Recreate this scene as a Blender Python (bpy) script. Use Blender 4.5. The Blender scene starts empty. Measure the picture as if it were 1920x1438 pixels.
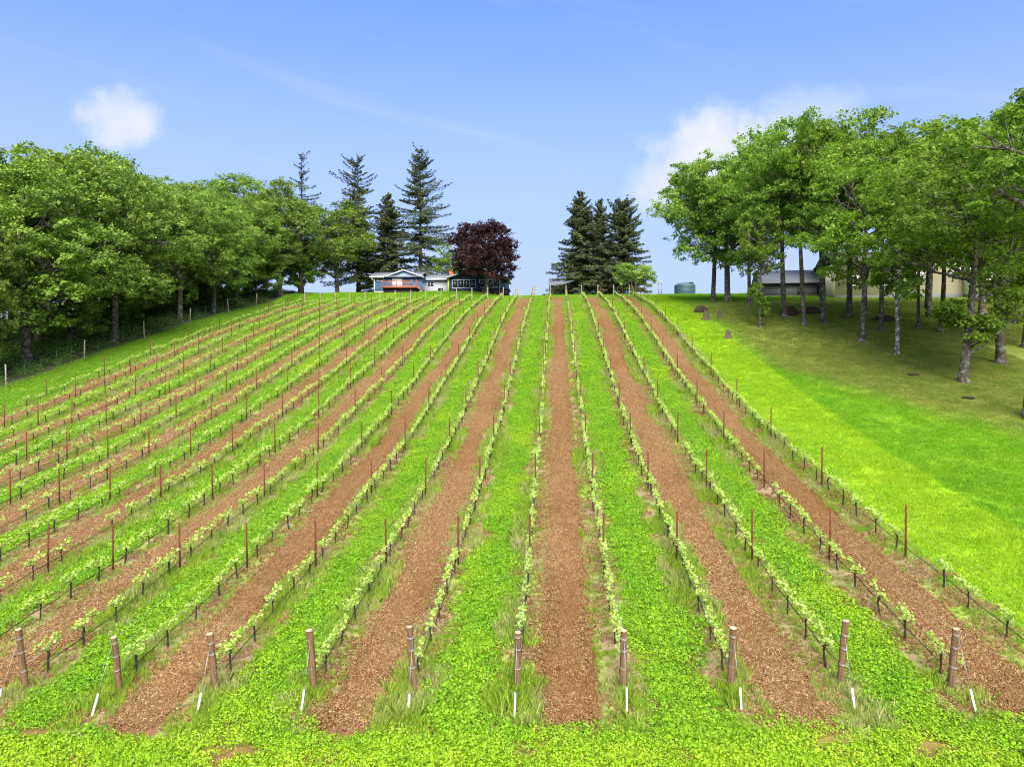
import bpy, math, random
import numpy as np
from mathutils import Vector, Matrix

sc = bpy.context.scene
COL = sc.collection
R = math.radians
rng = np.random.default_rng(11)

# ------------------------------------------------------------------ camera
YAW = R(3.53)                       # the rows run 3.53 deg to the right of the view axis
CAM_Z = 7.30                        # drone height over the foot of the rows
cam = bpy.data.cameras.new('camera')
cam.sensor_width = 36.0
cam.lens = 24.94
cam.clip_end = 9000
cam_o = bpy.data.objects.new('camera', cam)
cam_o.location = (0, 0, CAM_Z)
cam_o.rotation_euler = (R(90 - 0.82), 0, YAW)
COL.objects.link(cam_o)
sc.camera = cam_o

# ------------------------------------------------------------------ light and exposure
SUN_EL, SUN_AZ = 46.0, 172.0        # azimuth clockwise from +Y (up the hill)
sc.view_settings.view_transform = 'Standard'
sc.view_settings.look = 'None'
sc.view_settings.gamma = 1.0
sc.view_settings.exposure = 2.05
sc.view_settings.use_curve_mapping = False
sc.cycles.use_denoising = True
sc.cycles.filter_width = 1.1
sc.cycles.max_bounces = 6
sc.cycles.transparent_max_bounces = 4
sc.cycles.diffuse_bounces = 3
sc.cycles.glossy_bounces = 2

world = bpy.data.worlds.new('World')
sc.world = world
world.use_nodes = True


class NT:
    """short-hand for building node trees"""
    def __init__(s, tree):
        s.t = tree
    def n(s, typ, **kw):
        nd = s.t.nodes.new(typ)
        for k, v in kw.items():
            setattr(nd, k, v)
        return nd
    def put(s, sock, v):
        if isinstance(v, bpy.types.NodeSocket):
            s.t.links.new(v, sock)
        elif v is not None:
            if hasattr(sock.default_value, '__len__') and not hasattr(v, '__len__'):
                v = (v,) * len(sock.default_value)
            if sock.type == 'RGBA' and len(v) == 3:
                v = (*v, 1)
            sock.default_value = v
    def m(s, op, a, b=None, c=None, clamp=False):
        nd = s.n('ShaderNodeMath', operation=op, use_clamp=clamp)
        for i, v in enumerate((a, b, c)):
            if v is not None:
                s.put(nd.inputs[i], v)
        return nd.outputs[0]
    def vm(s, op, a, b=None):
        nd = s.n('ShaderNodeVectorMath', operation=op)
        s.put(nd.inputs[0], a)
        if b is not None:
            s.put(nd.inputs[1], b)
        return nd.outputs['Value' if op in ('DOT_PRODUCT', 'LENGTH') else 'Vector']
    def mix(s, f, a, b, blend='MIX'):
        nd = s.n('ShaderNodeMix', data_type='RGBA', blend_type=blend)
        s.put(nd.inputs[0], f)
        s.put(nd.inputs[6], a)
        s.put(nd.inputs[7], b)
        return nd.outputs[2]
    def noise(s, vec, scale, detail=3, rough=.55, out=0):
        nd = s.n('ShaderNodeTexNoise')
        s.put(nd.inputs['Vector'], vec)
        nd.inputs['Scale'].default_value = scale
        nd.inputs['Detail'].default_value = detail
        nd.inputs['Roughness'].default_value = rough
        return nd.outputs[out]
    def step(s, a, b, v):                    # smooth step
        nd = s.n('ShaderNodeMapRange', interpolation_type='SMOOTHSTEP')
        s.put(nd.inputs[0], v)
        s.put(nd.inputs[1], a)
        s.put(nd.inputs[2], b)
        return nd.outputs[0]
    def xyz(s, v):
        nd = s.n('ShaderNodeSeparateXYZ')
        s.put(nd.inputs[0], v)
        return nd.outputs
    def comb(s, x, y, z):
        nd = s.n('ShaderNodeCombineXYZ')
        for i, v in enumerate((x, y, z)):
            s.put(nd.inputs[i], v)
        return nd.outputs[0]
    def pos(s):
        return s.n('ShaderNodeNewGeometry').outputs['Position']
    def attr(s, name, typ='GEOMETRY'):
        return s.n('ShaderNodeAttribute', attribute_name=name, attribute_type=typ).outputs['Fac']
    def bump(s, h, strength=.4, dist=.05):
        nd = s.n('ShaderNodeBump')
        nd.inputs['Strength'].default_value = strength
        nd.inputs['Distance'].default_value = dist
        s.put(nd.inputs['Height'], h)
        return nd.outputs[0]


def build_world():
    w = NT(world.node_tree)
    world.node_tree.nodes.clear()
    sky = w.n('ShaderNodeTexSky', sky_type='NISHITA')
    sky.sun_disc = False
    sky.sun_elevation = R(SUN_EL)
    sky.sun_rotation = R(SUN_AZ)
    sky.altitude = 200
    sky.air_density = 1.0
    sky.dust_density = 1.2
    sky.ozone_density = 1.0
    d = w.n('ShaderNodeTexCoord').outputs['Generated']
    x, y, z = w.xyz(d)
    az = w.m('ARCTAN2', x, y)
    el = w.m('ARCSINE', z)
    nz = w.noise(d, 9, 6, .6)
    nz2 = w.noise(d, 26, 5, .6)
    fl = w.m('ADD', w.m('MULTIPLY', w.m('SUBTRACT', nz, .5), 2.3), w.m('MULTIPLY', w.m('SUBTRACT', nz2, .5), .8))
    cov = None
    # fair-weather cumulus spread round the sky: azimuth, elevation, half width, half height (degrees)
    for a0, e0, hw, hh, k in ((-31.9, 17.7, 3.3, 2.5, .80), (13.4, 16.2, 7.0, 4.4, .97), (9.0, 14.5, 4.2, 2.8, .8), (18.5, 18.4, 5.2, 2.6, .45),
                              (70, 22, 11, 6, .9), (-85, 18, 9, 5, .9), (128, 27, 12, 6, .9), (-140, 21, 10, 5, .9), (178, 17, 11, 5, .9)):
        du = w.m('DIVIDE', w.m('SUBTRACT', az, R(a0)), R(hw))
        dv = w.m('DIVIDE', w.m('SUBTRACT', el, R(e0)), R(hh))
        r2 = w.m('ADD', w.m('MULTIPLY', du, du), w.m('MULTIPLY', dv, dv))
        q = w.m('SUBTRACT', w.m('SUBTRACT', 1.0, r2), w.m('MULTIPLY', fl, -1.0))
        c = w.m('MULTIPLY', w.step(.0, .95, q), w.m('MULTIPLY', k, w.step(2.4, 1.2, r2)))
        cov = c if cov is None else w.m('MAXIMUM', cov, c)
    # thin high cloud, drawn out in streaks
    st = w.noise(w.comb(w.m('MULTIPLY', w.m('ADD', az, w.m('MULTIPLY', el, 1.6)), 1.0), w.m('MULTIPLY', w.m('ADD', el, w.m('MULTIPLY', az, .16)), 7), 0), 2.6, 5, .55)
    ci = w.m('MULTIPLY', w.step(.52, .80, st), .24)
    cov = w.m('MAXIMUM', cov, ci)
    hz = w.m('MULTIPLY', w.step(R(30), R(3), el), .86)          # pale air towards the horizon
    tint = w.mix(1.0, sky.outputs[0], (.92, 1.13, 1.52), 'MULTIPLY')
    base = w.mix(hz, tint, (2.72, 3.08, 4.7))
    cld = w.mix(w.step(.25, .8, nz2), (4.2, 4.45, 5.0), (4.9, 4.95, 5.1))
    colr = w.mix(cov, base, cld)
    bg = w.n('ShaderNodeBackground')
    w.put(bg.inputs[0], colr)
    bg.inputs[1].default_value = .046
    out = w.n('ShaderNodeOutputWorld')
    w.put(out.inputs[0], bg.outputs[0])


build_world()

sun = bpy.data.lights.new('sun', 'SUN')
sun.energy = 2.6
sun.angle = R(58)                    # sun behind thin cloud: soft shadows only
sun.color = (1.0, .955, .88)
sun_o = bpy.data.objects.new('sun', sun)
sdir = Vector((math.sin(R(SUN_AZ)) * math.cos(R(SUN_EL)), math.cos(R(SUN_AZ)) * math.cos(R(SUN_EL)), math.sin(R(SUN_EL))))
sun_o.rotation_euler = sdir.to_track_quat('Z', 'Y').to_euler()
COL.objects.link(sun_o)

# ------------------------------------------------------------------ terrain
PY = [-40, 0, 8, 16, 23.3, 30.4, 37.7, 44.6, 51.7, 58.8, 65.9, 73., 80.1, 87.2, 94.3, 101.4, 108.5, 115, 122, 130, 145, 170, 260, 600, 3000]
PH = [-12.2, -8.7, -8.0, -7.30, -6.3, -5.12, -3.85, -2.35, -.62, 1.08, 2.97, 4.75, 6.42, 7.9, 9.3, 10.6, 11.75, 12.65, 13.2, 13.5, 13.6, 12.5, 4, -25, -160]
_yy = np.linspace(-40, 3000, 30401)
_h2 = np.convolve(np.pad(np.interp(_yy, PY, PH), 40, mode='edge'), np.ones(81) / 81., 'valid')


def sm(a, b, x):
    t = np.clip((x - a) / (b - a), 0, 1)
    return t * t * (3 - 2 * t)


def G(x, y):
    """ground height (world z); camera stands CAM_Z over the foot of the rows"""
    x = np.asarray(x, float)
    y = np.asarray(y, float)
    cl = .04 - .015 * sm(75, 108, y) - .025 * sm(112, 126, y)
    cr = .035 * (1 - sm(75, 108, y))
    h = np.interp(y, _yy, _h2) + np.where(x < 0, cl * np.maximum(x, -60), cr * np.minimum(x, 30))
    h = h + 1.05 * sm(-6, -16, x) * sm(109, 118.5, y)
    h = h - .10 * np.maximum(-x - 62, 0) * sm(-62, -80, x)
    h = h + .05 * np.sin(x * .83 + 1.3 * np.sin(y * .21)) * np.sin(y * .61 + x * .11)
    return np.maximum(h, -160) + CAM_Z


def g(x, y):
    return float(G(x, y))


S = 2.4                                # row spacing
ROWS = list(range(-16, 6))
def row_x(k): return -.867 + S * k
def rank_y(j, k): return 16.15 + .02 * max(0, -row_x(k)) + 7.1 * j
X_L, X_R = row_x(-16), row_x(5)


def project(x, y, z):
    """picture position (0..1, 0..1 from the top left) of a point, to know what the picture shows"""
    zz = -x * math.sin(YAW) + y * math.cos(YAW)
    xr = x * math.cos(YAW) + y * math.sin(YAW)
    return .5 + 1330. / 1920 * xr / zz, (700 - 1330. * (z - CAM_Z) / zz) / 1438., zz


# ------------------------------------------------------------------ mesh helpers
def mesh_np(name, V, F, mats, mi=None, tint=None, smooth=False):
    """mesh from arrays: V (n,3), F list of (m,k) index arrays"""
    V = np.asarray(V, np.float32).reshape(-1, 3)
    F = [np.asarray(f, np.int32) for f in F if len(f)]
    me = bpy.data.meshes.new(name)
    loops = np.concatenate([f.ravel() for f in F])
    tot = np.concatenate([np.full(len(f), f.shape[1], np.int32) for f in F])
    start = np.concatenate([[0], np.cumsum(tot)[:-1]]).astype(np.int32)
    me.vertices.add(len(V))
    me.vertices.foreach_set('co', V.ravel())
    me.loops.add(len(loops))
    me.loops.foreach_set('vertex_index', loops)
    me.polygons.add(len(tot))
    me.polygons.foreach_set('loop_start', start)
    me.polygons.foreach_set('loop_total', tot)
    if smooth is not False:
        me.polygons.foreach_set('use_smooth', np.full(len(tot), True) if smooth is True else np.asarray(smooth, bool))
    for m_ in (mats if isinstance(mats, (list, tuple)) else [mats]):
        me.materials.append(m_)
    if mi is not None:
        me.polygons.foreach_set('material_index', np.asarray(mi, np.int32))
    if tint is not None:
        a = me.attributes.new('tint', 'FLOAT', 'FACE')
        a.data.foreach_set('value', np.asarray(tint, np.float32))
    me.update(calc_edges=True)
    return me


def obj(name, me, parent=None, loc=None, rot=None, scale=None):
    o = bpy.data.objects.new(name, me)
    if parent is not None:
        o.parent = parent
    if loc is not None:
        o.location = loc
    if rot is not None:
        o.rotation_euler = rot
    if scale is not None:
        o.scale = scale
    COL.objects.link(o)
    return o


def tag(o, label=None, cat=None, group=None, kind=None):
    if label: o['label'] = label
    if cat: o['category'] = cat
    if group: o['group'] = group
    if kind: o['kind'] = kind
    return o


def thing(name, label, cat, loc, rz=0, group=None):
    return tag(obj(name, None, None, loc, (0, 0, rz)), label, cat, group)


class MB:
    """collects boxes, prisms and tubes into one mesh"""
    def __init__(s):
        s.V, s.Q, s.T, s.P = [], [], [], []
    def box(s, x0, x1, y0, y1, z0, z1):
        b = len(s.V)
        s.V += [(x0, y0, z0), (x1, y0, z0), (x1, y1, z0), (x0, y1, z0), (x0, y0, z1), (x1, y0, z1), (x1, y1, z1), (x0, y1, z1)]
        s.Q += [tuple(b + i for i in q) for q in ((3, 2, 1, 0), (4, 5, 6, 7), (0, 1, 5, 4), (1, 2, 6, 5), (2, 3, 7, 6), (3, 0, 4, 7))]
        return s
    def beam(s, p, q, w, h=None):
        """square bar from p to q"""
        p, q = Vector(p), Vector(q)
        h = h or w
        d = (q - p).normalized()
        a = d.cross(Vector((0, 0, 1)))
        a = a.normalized() if a.length > 1e-4 else Vector((1, 0, 0))
        c = a.cross(d)
        b = len(s.V)
        for e in (p, q):
            for i, j in ((-1, -1), (1, -1), (1, 1), (-1, 1)):
                s.V.append(tuple(e + a * (i * w / 2) + c * (j * h / 2)))
        s.Q += [tuple(b + i for i in t) for t in ((0, 1, 5, 4), (1, 2, 6, 5), (2, 3, 7, 6), (3, 0, 4, 7), (3, 2, 1, 0), (4, 5, 6, 7))]
        return s
    def prism(s, poly, axis, a, b):
        """polygon (2d) extruded along axis 'x','y' or 'z' from a to b"""
        n, i0 = len(poly), len(s.V)
        for t in (a, b):
            for u, v in poly:
                s.V.append({'x': (t, u, v), 'y': (u, t, v), 'z': (u, v, t)}[axis])
        s.P += [tuple(i0 + i for i in range(n))[::-1], tuple(i0 + n + i for i in range(n))]
        s.Q += [(i0 + i, i0 + (i + 1) % n, i0 + n + (i + 1) % n, i0 + n + i) for i in range(n)]
        return s
    def tube(s, path, rad, n=6, cap=True):
        path = np.asarray(path, float)
        rad = np.broadcast_to(np.asarray(rad, float), (len(path),))
        b = len(s.V)
        d = np.gradient(path, axis=0)
        d /= np.linalg.norm(d, axis=1)[:, None] + 1e-9
        ref = np.array([0, 0, 1.]) if abs(d[0][2]) < .9 else np.array([1., 0, 0])
        for i, p in enumerate(path):
            a = np.cross(d[i], ref); a /= np.linalg.norm(a) + 1e-9
            c = np.cross(a, d[i])
            for k in range(n):
                t = 2 * math.pi * k / n
                s.V.append(tuple(p + rad[i] * (math.cos(t) * a + math.sin(t) * c)))
        for i in range(len(path) - 1):
            for k in range(n):
                s.Q.append((b + i * n + k, b + i * n + (k + 1) % n, b + (i + 1) * n + (k + 1) % n, b + (i + 1) * n + k))
        if cap:
            s.P += [tuple(b + k for k in range(n))[::-1], tuple(b + (len(path) - 1) * n + k for k in range(n))]
        return s
    def lathe(s, prof, n=24, c=(0, 0, 0)):
        b = len(s.V)
        for r, z in prof:
            for k in range(n):
                t = 2 * math.pi * k / n
                s.V.append((c[0] + r * math.cos(t), c[1] + r * math.sin(t), c[2] + z))
        for i in range(len(prof) - 1):
            for k in range(n):
                s.Q.append((b + i * n + k, b + i * n + (k + 1) % n, b + (i + 1) * n + (k + 1) % n, b + (i + 1) * n + k))
        s.P.append(tuple(b + (len(prof) - 1) * n + k for k in range(n)))
        return s
    def mesh(s, name, mat, smooth=False):
        by = {}
        for f in s.Q + s.T + s.P:
            by.setdefault(len(f), []).append(f)
        return mesh_np(name, s.V, [np.array(v) for v in by.values()], mat, smooth=smooth)
    def build(s, name, mat, parent=None, smooth=False, loc=None, rot=None):
        return obj(name, s.mesh(name, mat, smooth), parent, loc, rot)


ONES = 'zeroth first second third fourth fifth sixth seventh eighth ninth tenth eleventh twelfth thirteenth fourteenth fifteenth sixteenth seventeenth eighteenth nineteenth'.split()
TENS = ['', '', 'twent', 'thirt', 'fort', 'fift', 'sixt', 'sevent']
def ordinal(n):
    if n < 20: return ONES[n]
    return TENS[n // 10] + ('ieth' if n % 10 == 0 else 'y-' + ONES[n % 10])
def row_word(k):                       # rows counted from the right-hand edge of the vineyard
    n = 6 - k
    return 'rightmost vine row' if n == 1 else ('leftmost vine row' if n == 22 else ordinal(n) + ' vine row from right')


# ------------------------------------------------------------------ materials
def material(name, fn):
    m_ = bpy.data.materials.new(name)
    m_.use_nodes = True
    m_.node_tree.nodes.clear()
    t = NT(m_.node_tree)
    out = t.n('ShaderNodeOutputMaterial')
    t.put(out.inputs[0], fn(t))
    return m_


def principled(t, col, rough=.8, spec=.25, normal=None, metal=0):
    p = t.n('ShaderNodeBsdfPrincipled')
    t.put(p.inputs['Base Color'], col)
    t.put(p.inputs['Roughness'], rough)
    p.inputs['Specular IOR Level'].default_value = spec
    p.inputs['Metallic'].default_value = metal
    if normal is not None:
        t.put(p.inputs['Normal'], normal)
    return p.outputs[0]


def leafy(t, col, trans=.35, tcol=None, rough=.55, spec=.22):
    a = principled(t, col, rough, spec)
    b = t.n('ShaderNodeBsdfTranslucent')
    t.put(b.inputs[0], tcol if tcol is not None else col)
    mx = t.n('ShaderNodeMixShader')
    mx.inputs[0].default_value = trans
    t.put(mx.inputs[1], a)
    t.put(mx.inputs[2], b.outputs[0])
    return mx.outputs[0]


def plain(name, col, rough=.8, spec=.25, var=.18, scale=6, metal=0, bump=0):
    def fn(t):
        co = t.n('ShaderNodeTexCoord').outputs['Object']
        nz = t.noise(co, scale, 4, .6)
        c = t.mix(nz, tuple(v * (1 - var) for v in col), tuple(min(1, v * (1 + var)) for v in col))
        return principled(t, c, rough, spec, t.bump(nz, bump, .02) if bump else None, metal)
    return material(name, fn)


def leaf_mat(name, dark, mid, light, trans=.35, objvar=.12):
    def fn(t):
        ti = t.attr('tint')
        c = t.mix(t.step(0, .5, ti), dark, mid)
        c = t.mix(t.step(.45, 1, ti), c, light)
        rnd = t.n('ShaderNodeObjectInfo').outputs['Random']
        hs = t.n('ShaderNodeHueSaturation')
        t.put(hs.inputs['Hue'], t.m('ADD', .5, t.m('MULTIPLY', t.m('SUBTRACT', rnd, .5), .016 if objvar else 0)))
        t.put(hs.inputs['Value'], t.m('ADD', 1 - objvar, t.m('MULTIPLY', rnd, 2 * objvar)))
        t.put(hs.inputs['Color'], c)
        c = hs.outputs[0]
        tc = t.mix(1, c, (1.15, 1.25, .55), 'MULTIPLY')
        return leafy(t, c, trans, tc)
    return material(name, fn)


# one colour rule for all ground cover, by place: strips between the rows, mown edge, lawn, worn lawn under the trees
def ground_masks(t):
    p = t.pos()
    x, y, z = t.xyz(p)
    wob = t.m('MULTIPLY', t.m('SUBTRACT', t.noise(p, .9, 3, .6), .5), .55)
    xw = t.m('ADD', x, wob)
    big = t.noise(p, .16, 3, .6)
    mid = t.noise(p, .75, 4, .62)
    fine = t.noise(p, 14, 3, .65)
    fld = t.m('MULTIPLY', t.step(X_L - .75, X_L - .55, xw), t.step(X_R + .75, X_R + .55, xw))
    fld = t.m('MULTIPLY', fld, t.m('MULTIPLY', t.step(14.2, 14.7, t.m('ADD', y, wob)), t.step(106, 104.5, y)))
    u = t.m('DIVIDE', t.m('ADD', xw, .867 + 32 * S), S)
    f = t.m('FRACT', u)
    k = t.m('FLOOR', u)
    odd = t.m('MODULO', k, 2.0)
    d = t.m('ABSOLUTE', t.m('SUBTRACT', f, .5))          # 0 in the middle of an alley, .5 on the vine line
    return dict(p=p, x=x, y=y, xw=xw, big=big, mid=mid, fine=fine, fld=fld, odd=odd, d=d, wob=wob)


def lawn_colour(t, q):
    """colour of grass and clover by place"""
    green = t.mix(t.step(.35, .65, q['mid']), (.170, .355, .016), (.235, .410, .018))
    green = t.mix(t.m('MULTIPLY', t.step(.52, .72, q['big']), .7), green, (.330, .480, .018))
    edge = t.mix(t.step(.35, .7, q['mid']), (.265, .450, .014), (.340, .500, .020))
    lawn = t.mix(t.step(.35, .68, q['mid']), (.165, .360, .013), (.235, .420, .018))
    worn = t.mix(t.step(.3, .7, q['mid']), (.200, .270, .035), (.300, .335, .065))
    worn = t.mix(t.m('MULTIPLY', t.step(.56, .70, t.noise(q['p'], 3.7, 4, .7)), .5), worn, (.10, .15, .022))
    worn = t.mix(t.m('MULTIPLY', t.step(.55, .75, t.noise(q['p'], 1.9, 4, .7)), .8), worn, (.36, .29, .13))
    xr = t.m('SUBTRACT', q['xw'], X_R)
    c = t.mix(t.step(.3, 1.0, xr), green, edge)
    c = t.mix(t.step(4.6, 5.0, t.m('SUBTRACT', xr, t.m('MULTIPLY', q['wob'], .6))), c, lawn)
    # worn ground starts on a slanting line under the crowns
    wl = t.m('ADD', t.m('SUBTRACT', q['x'], t.m('ADD', 15.6, t.m('MULTIPLY', t.m('MAXIMUM', t.m('SUBTRACT', 54.0, q['y']), 0.0), .45))), t.m('MULTIPLY', t.m('SUBTRACT', q['big'], .5), 6))
    wl = t.m('MULTIPLY', t.step(-1.5, 2.5, wl), t.m('MULTIPLY', t.step(2.5, 6, xr), t.step(94, 80, t.m('SUBTRACT', q['y'], t.m('MULTIPLY', q['x'], .15)))))
    c = t.mix(wl, c, worn)
    left = t.step(X_L - .3, X_L - 1.2, q['xw'])
    c = t.mix(left, c, t.mix(q['mid'], (.150, .310, .016), (.225, .380, .022)))
    head = t.step(15.2, 13.6, t.m('ADD', q['y'], q['wob']))
    c = t.mix(head, c, t.mix(t.step(.35, .65, q['mid']), (.250, .440, .016), (.330, .490, .022)))
    return c


def m_ground(t):
    q = ground_masks(t)
    c = lawn_colour(t, q)
    c = t.mix(1, c, t.mix(q['fine'], (.55, .55, .55), (1.05, 1.05, 1.05)), 'MULTIPLY')
    # strip under the vines: pale dry soil, dead weeds, some green
    dirt = t.mix(q['mid'], (.20, .135, .070), (.34, .25, .13))
    dirt = t.mix(t.m('MULTIPLY', t.step(.5, .7, q['fine']), .6), dirt, (.40, .31, .18))
    dirt = t.mix(t.step(.44, .60, t.noise(q['p'], .55, 4, .65)), dirt, t.mix(q['fine'], (.19, .27, .035), (.34, .38, .08)))
    soil = t.mix(q['mid'], (.160, .076, .034), (.235, .118, .056))
    vine = t.m('MULTIPLY', t.step(.25, .31, q['d']), q['fld'])
    brown = t.m('MULTIPLY', t.m('MULTIPLY', t.m('SUBTRACT', 1.0, q['odd']), t.step(.31, .25, q['d'])), q['fld'])
    bare = t.m('MULTIPLY', t.m('MAXIMUM', t.m('MULTIPLY', q['odd'], q['fld']), t.step(15.2, 13.8, q['y'])), .92)
    c = t.mix(bare, c, soil)
    c = t.mix(vine, c, dirt)
    c = t.mix(brown, c, soil)
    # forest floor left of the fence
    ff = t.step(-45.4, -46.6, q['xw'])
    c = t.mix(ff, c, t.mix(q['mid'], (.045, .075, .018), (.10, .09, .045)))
    h = t.m('ADD', q['fine'], t.m('MULTIPLY', t.noise(q['p'], 45, 2, .6), .5))
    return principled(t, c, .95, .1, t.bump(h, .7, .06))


def m_soil(t):
    p = t.pos()
    mid = t.noise(p, 1.1, 4, .65)
    fine = t.noise(p, 22, 4, .7)
    c = t.mix(fine, (.085, .040, .013), (.250, .128, .044))
    c = t.mix(t.m('MULTIPLY', t.step(.52, .7, mid), .55), c, t.mix(fine, (.17, .090, .038), (.37, .23, .105)))
    return principled(t, c, .95, .08, t.bump(t.m('ADD', fine, t.noise(p, 60, 2)), .8, .05))


def m_cover(kind):
    def fn(t):
        q = ground_masks(t)
        ti = t.attr('tint')
        c = lawn_colour(t, q)
        lo, hi = (.42, 1.38)
        c = t.mix(1, c, t.mix(ti, (lo, lo, lo), (hi, hi, hi)), 'MULTIPLY')
        return leafy(t, c, .3, t.mix(1, c, (1.1, 1.15, .6), 'MULTIPLY'), .6, .15)
    return fn


def m_weed(t):
    p = t.pos()
    ti = t.attr('tint')
    nz = t.noise(p, .5, 3, .6)
    c = t.mix(ti, (.190, .330, .020), (.360, .480, .045))
    dry = t.mix(ti, (.36, .36, .09), (.58, .50, .25))
    c = t.mix(t.m('MULTIPLY', t.step(.42, .66, nz), t.step(.15, .6, ti)), c, dry)
    return leafy(t, c, .3)


def m_straw(t):
    ti = t.attr('tint')
    c = t.mix(t.step(0, .5, ti), (.105, .051, .017), (.22, .116, .044))
    c = t.mix(t.step(.5, 1, ti), c, (.50, .35, .17))
    return principled(t, c, .9, .1)


def m_bark(dark, light, lichen, amt, sc_=2.1):
    def fn(t):
        co = t.n('ShaderNodeTexCoord').outputs['Object']
        st = t.vm('MULTIPLY', co, (5, 5, .9))
        nz = t.noise(st, 2.2, 5, .65)
        c = t.mix(nz, dark, light)
        c = t.mix(t.m('MULTIPLY', t.step(.50, .58, t.noise(co, sc_, 5, .7)), amt), c, lichen)
        return principled(t, c, .95, .1, t.bump(nz, .9, .08))
    return fn


def m_wood(col, col2):
    def fn(t):
        co = t.n('ShaderNodeTexCoord').outputs['Object']
        nz = t.noise(t.vm('MULTIPLY', co, (28, 28, 2.2)), 1.0, 4, .65)
        n2 = t.noise(co, 2.5, 3)
        c = t.mix(t.step(.25, .75, nz), tuple(v * .45 for v in col), col2)
        c = t.mix(t.m('MULTIPLY', n2, .6), c, col)
        return principled(t, c, .9, .15, t.bump(nz, .6, .01))
    return fn


def m_board(col, pitch, var=.1):
    """vertical board-and-batten grain"""
    def fn(t):
        co = t.n('ShaderNodeTexCoord').outputs['Object']
        x, y, z = t.xyz(co)
        nz = t.noise(t.vm('MULTIPLY', co, (6, 6, .6)), 1.5, 4, .6)
        c = t.mix(nz, tuple(v * (1 - var) for v in col), tuple(v * (1 + var) for v in col))
        c = t.mix(t.m('MULTIPLY', t.step(.5, .75, t.noise(co, 1.1, 4, .65)), .18), c, tuple(v * .7 + .03 for v in col))
        return principled(t, c, .75, .25)
    return material('siding', fn)


def m_glass(t):
    co = t.n('ShaderNodeTexCoord').outputs['Object']
    c = t.mix(t.step(.35, .7, t.noise(co, .8, 2)), (.012, .016, .02), (.045, .06, .075))
    return principled(t, c, .06, .9)


M = dict(
    ground=material('ground', m_ground), soil=material('tilled_soil', m_soil),
    clover=material('clover', m_cover('clover')), weed=material('weeds', m_weed), straw=material('straw', m_straw),
    bark=material('oak_bark', m_bark((.034, .026, .018), (.130, .105, .075), (.33, .33, .29), .5, 2.6)),
    birch=material('pale_bark', m_bark((.05, .045, .04), (.20, .19, .17), (.66, .66, .63), 1.0, 4.5)),
    pbark=material('conifer_bark', m_bark((.022, .016, .012), (.085, .062, .045), (.12, .12, .10), .2)),
    oak=leaf_mat('oak_leaves', (.085, .145, .020), (.155, .245, .033), (.275, .375, .055)),
    oak2=leaf_mat('spring_leaves', (.085, .155, .018), (.155, .260, .028), (.280, .400, .050), .48),
    maple=leaf_mat('maple_leaves', (.016, .006, .007), (.034, .012, .013), (.075, .028, .024), .2, 0),
    fir=leaf_mat('fir_needles', (.034, .046, .018), (.070, .088, .032), (.130, .145, .055), .2, .1),
    fruit=leaf_mat('pale_leaves', (.13, .22, .035), (.24, .36, .06), (.42, .52, .14), .35, 0),
    vine=leaf_mat('vine_leaves', (.19, .31, .03), (.35, .50, .075), (.58, .68, .19), .35, .06),
    bush=leaf_mat('undergrowth_leaves', (.055, .105, .018), (.100, .180, .028), (.180, .270, .045), .3, .1),
    vwood=plain('vine_wood', (.042, .032, .026), .95, .1, .4, 20),
    cane=plain('vine_cane', (.30, .21, .12), .9, .1, .2, 20),
    post=material('treated_post', m_wood((.15, .082, .038), (.27, .17, .088))),
    post_grey=material('weathered_post', m_wood((.27, .21, .14), (.46, .38, .27))),
    cut=plain('sawn_end', (.45, .32, .20), .9, .1, .2, 30),
    steel=plain('rusty_steel', (.105, .036, .017), .9, .1, .45, 14),
    wire=plain('galvanised_wire', (.45, .46, .47), .45, .5, .1, 10, .7),
    hose=plain('black_hose', (.02, .02, .022), .6, .3, .1, 10),
    white=plain('white_paint', (.80, .80, .78), .6, .3, .06, 4),
    trim=plain('white_trim', (.74, .76, .78), .6, .3, .06, 4),
    blue=m_board((.060, .135, .235), .4), pale_blue=m_board((.34, .47, .60), .4),
    navy=m_board((.030, .055, .085), .4), grey_wall=m_board((.40, .40, .39), .4),
    cream=plain('cream_siding', (.70, .59, .42), .8, .2, .08, 3),
    shed=plain('grey_siding', (.12, .125, .13), .8, .2, .15, 3),
    roof=plain('grey_shingle', (.185, .195, .205), .95, .15, .3, 9, 0, .5),
    roof2=plain('brown_shingle', (.115, .105, .10), .95, .15, .3, 9, 0, .5),
    brick=plain('red_brick', (.40, .13, .06), .9, .15, .25, 9, 0, .4),
    deck=plain('red_deck_stain', (.27, .085, .040), .8, .2, .2, 5),
    dark=plain('dark_matte', (.028, .026, .026), .9, .1, .2, 5),  # one near-black tone for the deck skirt, terrace and tub
    lime=plain('lime_trim', (.52, .60, .10), .7, .2, .1, 5),
    glass=material('window_glass', m_glass),
    tank=plain('green_poly_tank', (.040, .085, .095), .5, .4, .1, 2),
    rock=plain('mossy_rock', (.045, .034, .022), .95, .1, .6, 3, 0, .8),
    stump=plain('stump_wood', (.085, .064, .045), .95, .1, .5, 9, 0, .8),
    concrete=plain('concrete', (.50, .50, .48), .9, .15, .1, 4),
    flower=plain('white_blossom', (.72, .70, .66), .8, .2, .1, 4),
)

# ------------------------------------------------------------------ ground sheet
def axis_coords(parts):
    out = [parts[0][0]]
    for a, b, st in parts:
        n = max(1, int(round((b - a) / st)))
        out += list(np.linspace(a, b, n + 1)[1:])
    return np.array(out)


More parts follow.
